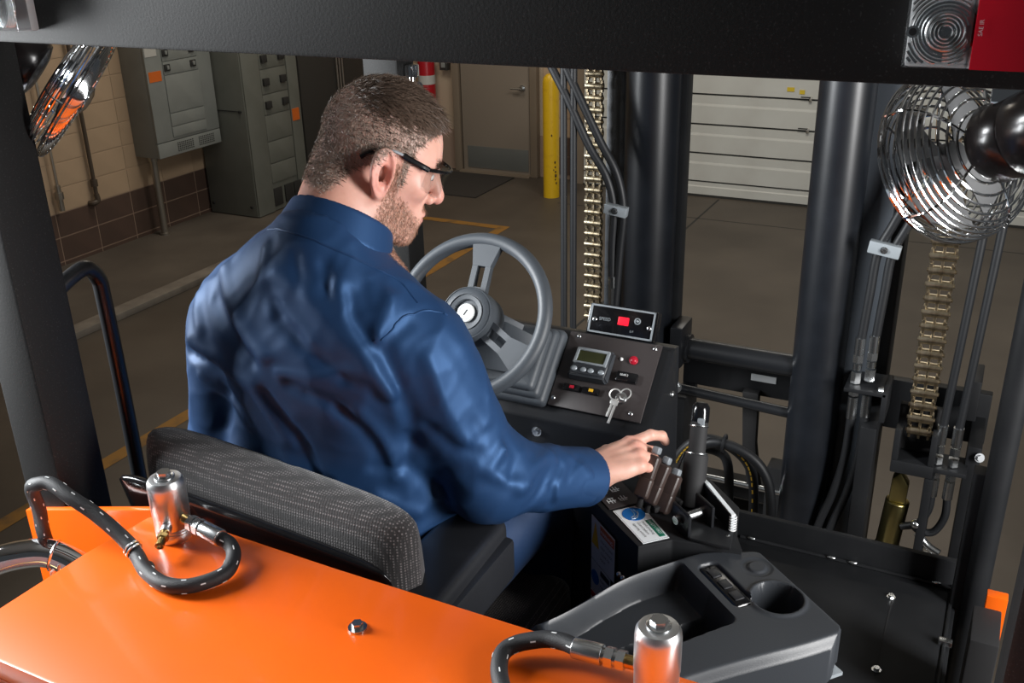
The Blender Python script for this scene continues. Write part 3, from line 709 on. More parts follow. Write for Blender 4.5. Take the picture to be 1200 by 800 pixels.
# ------------------------------------------------------------------ tail lights on the guard beam
def tail_light(x0, x1, label, halves):
    t = link('tail_light', None, FL, ((x0+x1)/2, .84, 2.69)); tag(t, label)
    MB().bx(x0, x1, .838, .85, 2.636, 2.736, K['labelgrey'], .003).build('base', t)
    for (a, c, kind) in halves:
        m = K['lens_clear'] if kind == 'clear' else K['lens_red']
        b = MB()
        b.bx(a, c, .818, .8205, 2.638, 2.734, m, .001)
        b.bx(a, a+.002, .8205, .838, 2.638, 2.734, m).bx(c-.002, c, .8205, .838, 2.638, 2.734, m).bx(a, c, .8205, .838, 2.638, 2.640, m)
        b.build('lens', t)
        cx, cz = (a+c)/2+.005, 2.664
        if kind == 'clear':
            rb = MB(); cx, cz = (a+c)/2+.005, 2.664
            for rr in [.0050+.0026*i for i in range(17)]:
                run = []
                for q in range(97):
                    th = -math.pi/2+2*math.pi*q/96; x_, z_ = cx+rr*math.cos(th), cz+rr*math.sin(th)
                    if a+.003 < x_ < c-.003 and 2.641 < z_ < 2.732: run.append((x_, .8215, z_))
                    else:
                        if len(run) > 2: rb.tube(run, .0011, K['steel'], n=6, raw=True)
                        run = []
                if len(run) > 2: rb.tube(run, .0011, K['steel'], n=6, raw=True)
            rb.build('lens_rings', t, kind='stuff')
            MB().lathe([(.0215, .0), (.018, .008), (.010, .013), (.004, .014), (.0001, .014)], (cx, .8365, cz), (0, -1, 0), K['steel'], 28).build('reflector', t)
            MB().sphere((cx, .829, cz), .0065, mat('bulb_amber_glass', (0.30, 0.10, 0.03), .15), (1, .8, 1), 14).build('bulb', t)
            MB().cyl((a+.0055, .818, cz), (a+.0055, .8165, cz), .0045, K['steel'], n=14).cyl((a+.0055, .8165, cz), (a+.0055, .8160, cz), .0028, K['ink'], n=10).build('lens_screw', t)
        else:
            rb = MB()
            for rr in (.006, .011, .016, .021): rb.ring((a+.05, .8225, cz), (0, 1, 0), rr, .0016, K['redgloss'], 32, 6)
            rb.build('lens_rings', t, kind='stuff')
    return t
tl = tail_light(-.0835, .060, 'tail light with a clear round-ringed lens and a red lens', ((-.0835, -.038, 'clear'), (-.0365, .060, 'red')))
text('lens_lettering', 'SAE IR', .0042, (-.031, .8178, 2.662), (0, 0, 1), (-1, 0, 0), K['labelgrey'], tl)
tail_light(-1.245, -1.050, 'tail light with a pale clear lens at the left end of the beam', ((-1.245, -1.140, 'red'), (-1.138, -1.050, 'clear')))

# ------------------------------------------------------------------ right side deck, cowl, lever console
part('deck_plate', MB().bx(-.56, .047, 1.42, 1.93, 1.425, 1.437, K['satin'], .004), label='black side deck plate with bolts')
part('deck_cover', MB().bx(-.43, .030, 1.40, 1.90, 1.437, 1.443, K['satin'], .002))
MBd = MB().bx(-.072, -.0695, 1.5, 1.825, 1.443, 1.4438, K['matt']); part('deck_seam', MBd)
for x, y in ((-.074, 1.835), (-.070, 1.60), (-.40, 1.6), (-.14, 1.42)):
    part('deck_bolt', MB().hexbolt((x, y, 1.443), (0, 0, 1), .006, K['steel'], .005))
b = MB(); b.bx(-.46, .048, 1.93, 1.945, 1.30, 1.50, K['satin'], .004); part('cowl_bar', b)
part('weld_bead', MB().tube([(-.41, 1.925, 1.44), (-.2, 1.925, 1.44), (.02, 1.922, 1.44), (.036, 1.905, 1.44), (.038, 1.88, 1.44)], .004, K['satin'], n=8))
for x in (-.385, -.21, -.165, .005): part('weld_tack', MB().sphere((x, 1.922, 1.445), .006, K['steel'], (1.6, .8, .6), 10))
part('deck_edge', MB().bx(.033, .040, 1.42, 1.93, 1.38, 1.445, K['satin'], .003))
part('edge_bracket', MB().bx(.025, .05, 1.72, 1.735, 1.443, 1.455, K['steel'], .003))
part('cab_floor', MB().bx(-1.15, -.47, .95, 1.95, 1.10, 1.13, K['matt'], .004))
part('side_panel', MB().bx(-.565, -.545, 1.30, 1.93, 1.0, 1.43, K['satin'], .004))
part('cab_side', MB().bx(-.55, .05, .87, 1.42, 1.0, 1.40, K['matt'], .004))
# pedal seen between the leg and the console
pd = MB(); pd.box((-.66, 1.47, 1.28), (.075, .012, .11), K['steel'], .003, Euler((R(-35), 0, 0)).to_matrix()); 
for i in range(5): pd.box((-.66, 1.455+.012*i, 1.262+.017*i), (.07, .006, .006), K['silver'], 0, Euler((R(-35), 0, 0)).to_matrix())
part('pedal', pd)
part('pedal_arm', MB().tube([(-.66, 1.48, 1.27), (-.665, 1.53, 1.22), (-.67, 1.58, 1.12)], .010, K['matt']))

E2 = Vector((.6606, .7507, 0)); E1 = Vector((.7507, -.6606, 0)); O2 = Vector((-.523, 1.061, 0))
def lc(a, b_, z): return O2+E2*a+E1*b_+Vector((0, 0, z))
frl = Matrix((E1, E2, Vector((0, 0, 1)))).transposed()
lev = link('lever_console', None, FL, lc(.30, -.15, 1.7)); tag(lev, 'black control lever console with safety label and pictograms')
poly = [(.214, -.235), (.219, -.070), (.278, -.064), (.365, .004), (.385, -.045), (.43, -.10), (.44, -.27), (.214, -.30)]
b = MB(); b.prism([lc(a, c, 1.82) for a, c in poly], K['satin'], vec=(0, 0, -.40), bev=.003); b.build('console_body', lev)
MB().prism([lc(a, c, 1.8208) for a, c in ((.226, -.29), (.226, -.182), (.286, -.180), (.286, -.29))], K['brownpanel'], vec=(0, 0, .0012)).build('pictogram_plate', lev)
tri = MB().prism([lc(a, c, 1.8206) for a, c in ((.300, -.050), (.345, .000), (.395, -.06), (.33, -.11))], K['satin'], vec=(0, 0, .006), bev=.002); tri.build('top_flange', lev)
# pictograms: stacked fork and mast signs
pg = []
def stroke(a0, b0, a1, b1, t=.0016):
    p, q = lc(a0, b0, 1.8222), lc(a1, b1, 1.8222); d = (q-p).normalized(); n = Vector((-d.y, d.x, 0))*t/2
    pg.append([p+n, p-n, q-n, q+n])
for i, (ca, cb) in enumerate(((.241, -.236), (.263, -.236), (.241, -.205), (.263, -.205))):
    stroke(ca-.007, cb-.004, ca-.007, cb+.007); stroke(ca-.007, cb+.002, ca+.008, cb+.002, .002)
    stroke(ca-.001, cb-.008, ca-.001, cb+.009); stroke(ca+.004, cb-.006, ca+.004, cb+.008)
    if i % 2: stroke(ca-.007, cb+.007, ca+.006, cb+.007)
    else: stroke(ca-.004, cb-.007, ca+.007, cb-.007)
m = MB()
for q in pg: m.mesh(q+[p-Vector((0, 0, .0004)) for p in q], [(0, 1, 2, 3), (7, 6, 5, 4), (0, 4, 5, 1), (1, 5, 6, 2), (2, 6, 7, 3), (3, 7, 4, 0)], K['labelwhite'])
m.build('pictograms', lev, kind='stuff')
# safety label
sl = MB().prism([lc(a, c, 1.8206) for a, c in ((.229, -.176), (.229, -.072), (.276, -.070), (.281, -.174))], K['labelwhite'], vec=(0, 0, .0008)); sl.build('safety_label', lev)
MB().cyl(lc(.256, -.153, 1.8214), lc(.256, -.153, 1.8222), .0195, K['blue'], n=36).build('label_disc', lev)
hm = MB()
for pts in ([(.262, -.164), (.262, -.150), (.250, -.142)], [(.258, -.166), (.256, -.150), (.246, -.144)], [(.266, -.158), (.262, -.148), (.254, -.140), (.246, -.140)]):
    hm.tube([lc(a, c, 1.8222) for a, c in pts], .0007, K['silver'], n=6, sub=4)
hm.build('label_hand_sign', lev, kind='stuff')
MB().prism([lc(a, c, 1.8214) for a, c in ((.264, -.128), (.263, -.078), (.273, -.077), (.2755, -.128))], K['green'], vec=(0, 0, .0006)).build('label_banner', lev)
text('label_title', 'SAFETY FIRST', .0072, lc(.2665, -.126, 1.8220), E1, E2, K['labelwhite'], lev)
for i, s_ in enumerate(('Avoid pinching', 'Guard before', 'opening vehicle')):
    text('label_line', s_, .0068, lc(.2565-.0082*i, -.128, 1.8214), E1, E2, K['ink'], lev)
lb = MB()
for a0, c0, a1, c1 in ((.231, -.174, .231, -.073), (.279, -.172, .2755, -.072), (.231, -.174, .279, -.172), (.231, -.073, .2755, -.072)):
    p, q = lc(a0, c0, 1.8214), lc(a1, c1, 1.8214); d = (q-p).normalized(); n = Vector((-d.y, d.x, 0))*.0003
    lb.mesh([p+n, p-n, q-n, q+n], [(0, 1, 2, 3)], K['ink'])
lb.build('label_border', lev, kind='stuff')
# warning labels on the side facing the seat
nx = -E2
def wl_(b0, b1, z0, z1, m, name, l=.0008):
    MB().prism([lc(.214-l, b0, z0), lc(.214-l, b1, z0), lc(.214-l, b1, z1), lc(.214-l, b0, z1)], m, vec=nx*.0008).build(name, lev)
wl_(-.222, -.136, 1.705, 1.792, K['labelgrey'], 'warning_label')
wl_(-.222, -.150, 1.640, 1.703, K['labelgrey'], 'warning_label')
wl_(-.222, -.150, 1.588, 1.638, K['labelgrey'], 'warning_label')
orm = mat('orange_warning_print', (.55, .12, .03), .5)
wl_(-.188, -.138, 1.772, 1.789, orm, 'warning_banner', .0016)
wl_(-.220, -.152, 1.624, 1.636, K['red'], 'warning_banner', .0016)
MB().prism([lc(.2122, -.219, 1.738), lc(.2122, -.193, 1.738), lc(.2122, -.206, 1.785)], K['amber'], vec=nx*.0008).build('warning_triangle', lev)
MB().cyl(lc(.2122, -.205, 1.672), lc(.2114, -.205, 1.672), .014, K['blue'], n=24).build('warning_disc', lev)
wl_(-.185, -.153, 1.688, 1.698, K['ink'], 'warning_banner', .0016)
for i in range(4): text('warning_text', ('PINCH POINT', 'KEEP HANDS', 'CLEAR OF', 'MAST')[i], .0075, lc(.2122, -.186, 1.758-.0125*i), E1, (0, 0, 1), K['ink'], lev)
for i in range(3): text('warning_text', ('READ THE', 'MANUAL', 'FIRST')[i], .0075, lc(.2122, -.186, 1.676-.012*i), E1, (0, 0, 1), K['ink'], lev)
text('warning_text', 'WARNING', .0095, lc(.2112, -.186, 1.777), E1, (0, 0, 1), K['labelwhite'], lev)
for a, c, z in ((.2135, -.118, 1.735), (.2135, -.104, 1.737)): MB().sphere(lc(a, c, z), .0065, K['steel'], (1, 1, 1), 12).build('console_screw', lev)
MB().hexbolt(lc(.330, -.024, 1.790), E1+(-E2)*.6, .006, K['steel'], .006).build('console_bolt', lev)
for a, c in ((.300, -.155), (.36, -.03), (.30, -.215)): MB().sphere(lc(a, c, 1.8235), .0058, K['steel'], (1, 1, .7), 12).build('console_screw', lev)
# fingertip levers: brown rubber paddles with grey tips, behind one another
LEVERS = [((-.454, 1.420, 1.912), (-.462, 1.385, 1.856)), ((-.436, 1.421, 1.896), (-.447, 1.387, 1.846)), ((-.418, 1.420, 1.878), (-.427, 1.389, 1.833))]
for tip, base in LEVERS:
    tip, base = Vector(tip), Vector(base); d = (tip-base).normalized(); fx = frame_from(d, E2*.6+E1)
    Ln = (tip-base).length
    l = MB(); l.box(base+d*Ln*.02, (.026, .021, .036), K['brownlever'], .006, fx, 3); l.box(base+d*Ln*.55, (.024, .0195, .044), K['brownlever'], .006, fx, 3)
    l.cyl(base-d*.03+Vector((0, 0, -.004)), base, .006, K['matt'], n=12)
    lv = l.build('control_lever', lev)
    MB().box(tip+d*.001, (.0135, .0145, .013), K['greytip'], .004, fx, 3).build('lever_tip', lev)
MB().box(lc(.322, -.160, 1.828), (.045, .07, .012), K['matt'], .005, frl).build('lever_boot', lev)

# tall joystick: sleeve, shaft, button head, pivot bracket
js = link('joystick', None, FL, (-.387, 1.40, 1.82)); tag(js, 'tall black control stick with ring collar and rounded head')
J0, J1 = Vector((-.388, 1.412, 1.80)), Vector((-.404, 1.500, 1.968)); jd = (J1-J0).normalized()
def jp(t): return J0+(J1-J0)*t
MB().cyl(jp(.10), jp(.58), .0205, K['matt'], n=28, bev=.003).build('sleeve', js)
MB().cyl(jp(.58), jp(.92), .0148, K['matt'], n=24).build('shaft', js)
MB().ring(jp(.585), jd, .0175, .0020, K['steel'], 30, 8).build('collar', js)
hd = MB(); hd.lathe([(.0146, 0), (.0155, .004), (.0155, .020), (.0150, .028), (.011, .034), (.0001, .037)], jp(.86), jd, K['gloss'], 26); hd.build('head', js)
MB().ring(jp(.83), jd, .0150, .0018, K['steel'], 28, 8).build('head_ring', js)
MB().box(jp(.90)+Vector((.006, -.014, 0)), (.012, .006, .014), K['silver'], .002).build('thumb_button', js)
br = MB(); br.box(lc(.302, -.078, 1.842), (.052, .006, .045), K['black'], .003, frl); br.box(lc(.350, -.085, 1.842), (.052, .006, .045), K['black'], .003, frl); br.build('pivot_bracket', js)
MB().cyl(lc(.290, -.078, 1.845), lc(.36, -.085, 1.845), .0075, K['steel'], n=16).build('pivot_pin', js)
MB().cyl(lc(.296, -.072, 1.845), lc(.2985, -.0725, 1.845), .0045, K['ink'], n=12).build('pin_socket', js)
MB().tube([jp(.60)+Vector((-.018, -.01, 0)), jp(.45)+Vector((-.026, -.01, 0)), jp(.25)+Vector((-.03, -.012, 0)), jp(.05)+Vector((-.03, -.012, 0))], .0018, K['rubber'], n=8).build('cable', js)

# ring-bound manual tucked behind the stick
nb = thing('manual', 'white comb-bound booklet standing behind the tall control stick', 'booklet', (-.345, 1.40, 1.80))
P1, P2 = Vector((-.383, 1.448, 0)), Vector((-.307, 1.364, 0)); nd = (P2-P1).normalized(); nn = Vector((-nd.y, nd.x, 0))
pg_ = MB(); pg_.prism([P1+Vector((0, 0, 1.826)), P2+Vector((0, 0, 1.826)), P2+Vector((0, 0, 1.858)), P1+nd*.02+Vector((0, 0, 1.862)), P1+Vector((0, 0, 1.860))], K['labelwhite'], vec=nn*.007); pg_.build('pages', nb)
cv = MB(); cv.prism([P1+Vector((0, 0, 1.824)), P2+Vector((0, 0, 1.824)), P2+Vector((0, 0, 1.857)), P1+Vector((0, 0, 1.859))], K['plastic_dark'], vec=-nn*.0015); cv.build('cover', nb)
for i in range(6): MB().ring(P2+nn*.003+Vector((0, 0, 1.830+.0048*i)), (0, 0, 1), .0055, .0009, K['white'] if 1 else None, 18, 5).build('binding_ring', nb)

# ------------------------------------------------------------------ storage console with cup holder
cc = link('storage_console', None, FL, lc(.22, .10, 1.78)); tag(cc, 'dark grey moulded storage console with cup holder and open tray')
def inset(p, d):
    c_ = sum((Vector((a, b_)) for a, b_ in p), Vector((0, 0)))/len(p)
    return [tuple(Vector(q)+(c_-Vector(q)).normalized()*d) for q in p]
# outer wall and tray by grid height field over (a, b)
na, nb_ = 210, 140
A0_, A1_, B0_, B1_ = -.008, .415, -.045, .232
def rrect(a, c, a0, a1, c0, c1, r):
    qa = max(a0+r-a, a-(a1-r), 0); qc = max(c0+r-c, c-(c1-r), 0)
    ins = min(max(max(a0+r-a, a-(a1-r)), max(c0+r-c, c-(c1-r))), 0)
    return math.hypot(qa, qc)+ins-r
def sstep(e0, e1, x):
    t = min(1, max(0, (x-e0)/(e1-e0))); return t*t*(3-2*t)
def height(a, c):
    # top surface: rises gently towards the cup-holder end
    z = 1.792+.018*sstep(.0, .30, a)
    # outline narrows at the tray's front tip
    lo = -.004-.034*sstep(.0, .20, a)+.030*sstep(.30, .40, a); hi = .205+.020*sstep(.1, .35, a)-.008*sstep(.38, .41, a)
    edge = min(a-.0, .405-a, c-lo, hi-c)
    z -= .016*(1-sstep(0, .016, edge))**2
    d = rrect(a, c, .018, .268, lo+.014, .135+.03*sstep(0, .2, a)*0, .012)
    tray = 1-sstep(-.010, .002, d)
    z -= tray*(.046+.034*sstep(.060, .068, c))
    d2 = math.hypot(a-.350, c-.117)-.036
    z += .003*math.exp(-((d2-.004)/.004)**2)
    z -= .060*(1-sstep(-.004, .0015, d2))
    d3 = math.hypot((a-.368), c-.040)-.024
    z -= .0016*(1-sstep(-.003, .002, d3)); z += .0030*(1-sstep(-.011, -.008, d3))
    d4 = rrect(a, c, .283, .318, .000, .112, .012)
    z -= .010*(1-sstep(-.004, .0015, d4))
    return z
V, F = [], []
for i in range(na+1):
    aa = .405*i/na
    lo = -.004-.034*sstep(.0, .20, aa)+.030*sstep(.30, .40, aa); hi = .205+.020*sstep(.1, .35, aa)-.008*sstep(.38, .41, aa)
    ch = .022*sstep(.36, .405, aa)
    for j in range(nb_+1):
        ccx = lo+ch+(hi-lo-2*ch)*j/nb_
        V.append(lc(aa, ccx, height(aa, ccx)))
for i in range(na):
    for j in range(nb_): F.append((i*(nb_+1)+j, (i+1)*(nb_+1)+j, (i+1)*(nb_+1)+j+1, i*(nb_+1)+j+1))
# skirt
per = [i*(nb_+1) for i in range(na+1)]+[na*(nb_+1)+j for j in range(1, nb_+1)]+[i*(nb_+1)+nb_ for i in range(na-1, -1, -1)]+[j for j in range(nb_-1, 0, -1)]
n0 = len(V)
for k in per:
    v = V[k]; V.append(Vector((v.x, v.y, 1.735)))
m_ = len(per)
for k in range(m_): F.append((per[k], per[(k+1) % m_], n0+(k+1) % m_, n0+k))
F.append(tuple(n0+k for k in range(m_)))
t = MB(); t.mesh(V, F, K['plastic'], True)
bmesh.ops.remove_doubles(t.bm, verts=t.bm.verts, dist=1e-5)
bmesh.ops.recalc_face_normals(t.bm, faces=t.bm.faces[:])
t.build('console_shell', cc, sharp=50)
MB().prism([lc(a, c, 1.734) for a, c in ((.01, .0), (.16, -.03), (.39, -.015), (.40, .215), (.15, .215), (.01, .19))], K['silver'], vec=(0, 0, -.006)).build('base_flange', cc)
MB().box(lc(.30, .056, 1.803), (.104, .030, .010), K['gloss'], .004, frl, 3).build('console_insert', cc)
for i in range(3): MB().box(lc(.30, .025+.03*i, 1.8085), (.020, .016, .003), K['plastic_dark'], .001, frl).build('insert_slot', cc)
MB().prism([lc(a, c, 1.728) for a, c in ((.02, .01), (.38, .0), (.38, .20), (.02, .19))], K['matt'], vec=(0, 0, -.30)).build('console_pedestal', cc)
MB().box(lc(.30, .218, 1.715), (.02, .035, .03), K['satin'], .003, frl).build('mount_bracket', cc)
MB().hexbolt(lc(.30, .232, 1.722), E1, .0055, K['steel']).build('mount_bolt', cc)

# ------------------------------------------------------------------ mast
mast = link('mast', None, FL, (-.59, 2.5, .3)); tag(mast, 'black lift mast with two cylinders, chains and hoses')
for x in (-.830, -.358):
    MB().cyl((x, 2.45, .25), (x, 2.45, 2.95), .0705 if x < -.5 else .0655, K['tube'], n=48).build('lift_cylinder', mast)
MB().bx(-.958, -.895, 2.455, 2.56, .1, 2.95, K['rail'], .004).build('mast_rail', mast)
MB().bx(-.768, -.748, 2.475, 2.52, .1, 2.95, K['satin'], .004).build('mast_rail', mast)
MB().bx(-.300, -.225, 2.455, 2.56, .1, 2.95, K['rail'], .004).build('mast_rail', mast)
MB().bx(-.222, -.195, 2.50, 2.62, .1, 2.3, K['satin'], .004).build('mast_rail', mast)
MB().cyl((-.735, 2.45, 1.645), (-.40, 2.45, 1.645), .030, K['black'], n=28).build('cross_tube', mast)
fl = MB(); fl.box((-.728, 2.45, 1.66), (.035, .10, .12), K['black'], .008); fl.cyl((-.712, 2.45, 1.645), (-.700, 2.45, 1.645), .040, K['black'], n=28); fl.build('tube_flange', mast)
MB().bx(-.74, -.40, 2.53, 2.56, 1.50, 1.575, K['satin'], .003).build('cross_bar', mast)
MB().bx(-.545, -.475, 2.527, 2.532, 1.545, 1.565, K['labelgrey'], .001).build('rating_plate', mast)
MB().cyl((-.75, 2.44, 1.525), (-.40, 2.44, 1.510), .0145, K['goldzinc'] if 0 else K['black'], n=18).build('tilt_rod', mast)
MB().hexbolt((-.722, 2.40, 1.545), (.4, -1, .2), .012, K['steel'], .014).build('mast_bolt', mast)
MB().prism([(-.56, 2.5, 1.52), (-.515, 2.5, 1.52), (-.512, 2.5, 1.36), (-.49, 2.5, 1.22), (-.525, 2.5, 1.22), (-.548, 2.5, 1.34)], K['matt'], vec=(0, .03, 0), bev=.004).build('tilt_bracket', mast)
MB().bx(-.86, -.30, 2.56, 2.60, 1.14, 1.20, K['matt'], .004).build('cross_bar', mast)
MB().bx(-.86, -.30, 2.62, 2.66, 1.02, 1.10, K['matt'], .004).build('cross_bar', mast)
MB().cyl((-.80, 2.5, 1.225), (-.32, 2.5, 1.225), .009, K['steel'], n=12).build('tilt_rod', mast)
MB().bx(-.74, -.70, 2.42, 2.55, .6, 1.5, K['satin'], .004).build('mast_post', mast)
MB().bx(-.475, -.40, 2.50, 2.56, .9, 1.30, K['matt'], .004).build('mast_plate', mast)
# lift carriage and forks in front of the mast, mostly hidden
MB().bx(-1.05, -.12, 2.80, 2.85, .30, .42, K['satin'], .004).build('carriage_bar', mast)
for x in (-.92, -.28): MB().bx(x-.06, x+.06, 2.86, 3.9, .12, .17, K['satin'], .004).build('fork', mast)
# duplex roller chains: each link a roller row with three figure-eight plates
def chain(p0, p1, pitch, wdt, label, flip):
    p0, p1 = Vector(p0), Vector(p1); d = (p1-p0).normalized(); n = int((p1-p0).length/pitch)
    fx = frame_from(d, Vector((1, 0, 0)))
    ch = link('lift_chain', None, FL, p0); tag(ch, label)
    def mk(offs, m2):
        b = MB()
        b.cyl(Vector((-wdt*.5, 0, 0)), Vector((wdt*.5, 0, 0)), pitch*.33, K['chain'], n=12)
        for o_ in offs:
            b.cyl(Vector((o_-.0032, 0, 0)), Vector((o_+.0032, 0, 0)), pitch*.36, m2, n=12)
            b.box((o_, 0, 0), (.0062, pitch*.50, pitch*1.02), m2, .001, None, 1)
        b.cyl(Vector((-wdt*.58, 0, 0)), Vector((wdt*.58, 0, 0)), pitch*.14, m2, n=8)
        o = b.build('chain_link', None, (0, 0, 0)); me = o.data; bpy.data.objects.remove(o); return me
    w_ = wdt/2
    A = mk((-w_*.93, 0, w_*.93), K['chain']); B = mk((-w_*.80, 0, w_*.80), K['chain_dark'])
    for i in range(n):
        o = link('chain_link', A if i % 2 else B, ch, p0+d*(i+.5)*pitch)
        o.rotation_euler = fx.to_euler()
    return ch
chain((-.968, 2.40, 1.70), (-.972, 2.40, 2.86), .0300, .043, 'bright steel lift chain left of the left cylinder', 0)
chain((-.092, 2.40, 1.53), (-.108, 2.40, 2.80), .0350, .056, 'oily steel lift chain hanging below the right fan', 1)
# hoses of the mast
def hose(pts, r, m=None, name='mast_hose', label=None): return part(name, MB().tube(pts, r, m or K['rubber'], n=12), label=label)
hose([(-1.012, 2.3, 2.80), (-1.012, 2.3, 2.2), (-1.012, 2.3, 1.60)], .0088, label='left one of two thin vertical hoses beside the left chain')
hose([(-.985, 2.3, 2.80), (-.985, 2.3, 2.2), (-.985, 2.3, 1.60)], .0088, label='right one of two thin vertical hoses beside the left chain')
hose([(-1.09, 2.3, 2.50), (-1.048, 2.3, 2.409), (-1.00, 2.3, 2.325), (-.944, 2.3, 2.216), (-.895, 2.3, 2.14), (-.874, 2.3, 2.06), (-.876, 2.3, 1.95), (-.872, 2.3, 1.78)], .0105)
hose([(-1.055, 2.3, 2.50), (-1.015, 2.3, 2.42), (-.965, 2.3, 2.325), (-.912, 2.3, 2.226), (-.868, 2.3, 2.15), (-.848, 2.3, 2.06), (-.855, 2.3, 1.95), (-.866, 2.3, 1.78)], .0105)
def clamp(c, s, rot=0):
    o = link('hose_clamp', None, FL, c)
    fr_ = Euler((0, R(rot), 0)).to_matrix()
    MB().box(c, s, K['silver'], .003, fr_).build('clamp_plate', o)
    MB().hexbolt(Vector(c)+Vector((0, -s[1]/2, 0)), (0, -1, 0), .006, K['steel'], .005).build('clamp_bolt', o)
clamp((-.862, 2.285, 2.062), (.060, .022, .026), 8)
part('hose_fitting', MB().cyl((-.872, 2.3, 1.80), (-.872, 2.3, 1.85), .0125, K['steel'], n=8).cyl((-.872, 2.3, 1.85), (-.873, 2.3, 1.88), .012, K['steel']))
# right mast: two hoses, clamp, fittings on a bracket, hoses below
for dx, zb in ((0, 0), (.032, .012)):
    hose([(-.17+dx, 2.38, 2.22), (-.185+dx, 2.38, 2.15), (-.215+dx, 2.38, 2.07), (-.240+dx, 2.38, 2.0), (-.246+dx, 2.38, 1.9), (-.253+dx, 2.38, 1.76)], .0105)
    f_ = MB()
    x0 = -.254+dx
    for z0, z1, rr, n_ in ((1.735, 1.78, .0125, 18), (1.715, 1.735, .0135, 6), (1.695, 1.712, .011, 14), (1.66, 1.69, .0135, 6)):
        f_.cyl((x0, 2.38, z0+zb), (x0, 2.38, z1+zb), rr, K['steel'], n=n_)
    part('hose_fitting', f_)
    f_ = MB()
    for z0, z1, rr, n_ in ((1.625, 1.645, .0135, 6), (1.56, 1.62, .0125, 18)):
        f_.cyl((x0, 2.38, z0+zb), (x0, 2.38, z1+zb), rr, K['steel'], n=n_)
    part('hose_fitting', f_)
    hose([(x0, 2.38, 1.57), (x0-.003, 2.38, 1.45), (x0-.02, 2.38, 1.34), (x0-.045, 2.38, 1.24), (x0-.07, 2.38, 1.12)], .0105)
clamp((-.225, 2.365, 2.015), (.072, .022, .030), 8)
part('fitting_bracket', MB().bx(-.275, -.175, 2.34, 2.46, 1.648, 1.658, K['satin'], .002).bx(-.185, -.172, 2.34, 2.46, 1.58, 1.66, K['satin'], .002))
part('bracket_bolt', MB().hexbolt((-.19, 2.36, 1.658), (0, 0, 1), .007, K['steel']))
# far right hose pair, fittings, loops
for x0 in (-.040, -.004):
    hose([(x0+.025, 2.4, 2.75), (x0+.022, 2.4, 2.3), (x0+.010, 2.4, 1.85), (x0, 2.4, 1.56)], .0098)
    f_ = MB()
    for z0, z1, rr, n_ in ((1.525, 1.575, .0125, 18), (1.50, 1.52, .0135, 6), (1.47, 1.49, .0135, 6)): f_.cyl((x0, 2.4, z0), (x0, 2.4, z1), rr, K['steel'], n=n_)
    part('hose_fitting', f_)
    f_ = MB()
    for z0, z1, rr, n_ in ((1.43, 1.452, .0135, 6), (1.375, 1.425, .0125, 18)): f_.cyl((x0, 2.4, z0), (x0, 2.4, z1), rr, K['steel'], n=n_)
    part('hose_fitting', f_)
hose([(-.040, 2.4, 1.385), (-.042, 2.4, 1.33), (-.062, 2.4, 1.285), (-.10, 2.4, 1.265)], .0098)
hose([(-.004, 2.4, 1.385), (-.002, 2.4, 1.32), (-.022, 2.4, 1.27), (-.055, 2.4, 1.265), (-.075, 2.4, 1.28)], .0098)
part('fitting_bracket', MB().bx(-.08, .03, 2.37, 2.46, 1.455, 1.467, K['satin'], .002))
# chain anchor box, brackets, brass lock cylinder
part('chain_anchor', MB().bx(-.145, -.045, 2.36, 2.46, 1.44, 1.475, K['satin'], .004).bx(-.145, -.130, 2.36, 2.40, 1.475, 1.56, K['satin'], .003).bx(-.060, -.045, 2.36, 2.40, 1.475, 1.56, K['satin'], .003).bx(-.145, -.045, 2.43, 2.45, 1.44, 1.60, K['matt'], .003))
part('mast_bracket', MB().bx(-.225, -.185, 2.34, 2.50, 1.12, 1.56, K['satin'], .005))
part('mast_bracket', MB().bx(-.062, -.040, 2.36, 2.50, 1.12, 1.44, K['satin'], .005))
part('mast_plate', MB().bx(-.20, .06, 2.60, 2.63, 1.44, 1.585, K['satin'], .004))
part('mast_post', MB().bx(.022, .055, 2.42, 2.60, .95, 1.52, K['satin'], .004))
part('mast_plate', MB().bx(.0, .03, 2.50, 2.62, 1.55, 1.66, K['satin'], .004))
part('post_bolt', MB().hexbolt((.052, 2.41, 1.50), (.3, -1, .3), .008, K['conduit2'], .008))
bl = link('lock_cylinder', None, FL, (-.125, 2.41, 1.2)); tag(bl, 'yellow zinc plated cylinder with slanted top in the mast bracket')
MB().cyl((-.128, 2.42, 1.19), (-.118, 2.42, 1.33), .030, K['goldzinc'], n=30, bev=.004).build('barrel', bl)
MB().prism([(-.140, 2.40, 1.33), (-.098, 2.40, 1.33), (-.096, 2.40, 1.385), (-.118, 2.40, 1.42), (-.138, 2.40, 1.40)], K['goldzinc'], vec=(0, .035, 0), bev=.006).build('rod_eye', bl)
MB().lathe([(.040, 0), (.042, .02), (.036, .03), (.030, .045)], (-.13, 2.42, 1.15), (.05, 0, 1), K['black'], 28).build('base_nut', bl)
MB().tube([(-.06, 2.38, 1.27), (-.03, 2.37, 1.245), (.0, 2.36, 1.235)], .010, K['steel'], n=12).sphere((-.035, 2.37, 1.215), .016, K['steel'], (1.3, 1, .5), 14).sphere((-.065, 2.37, 1.30), .013, K['steel'], (1, 1, .9), 12).build('hose_joint', bl)
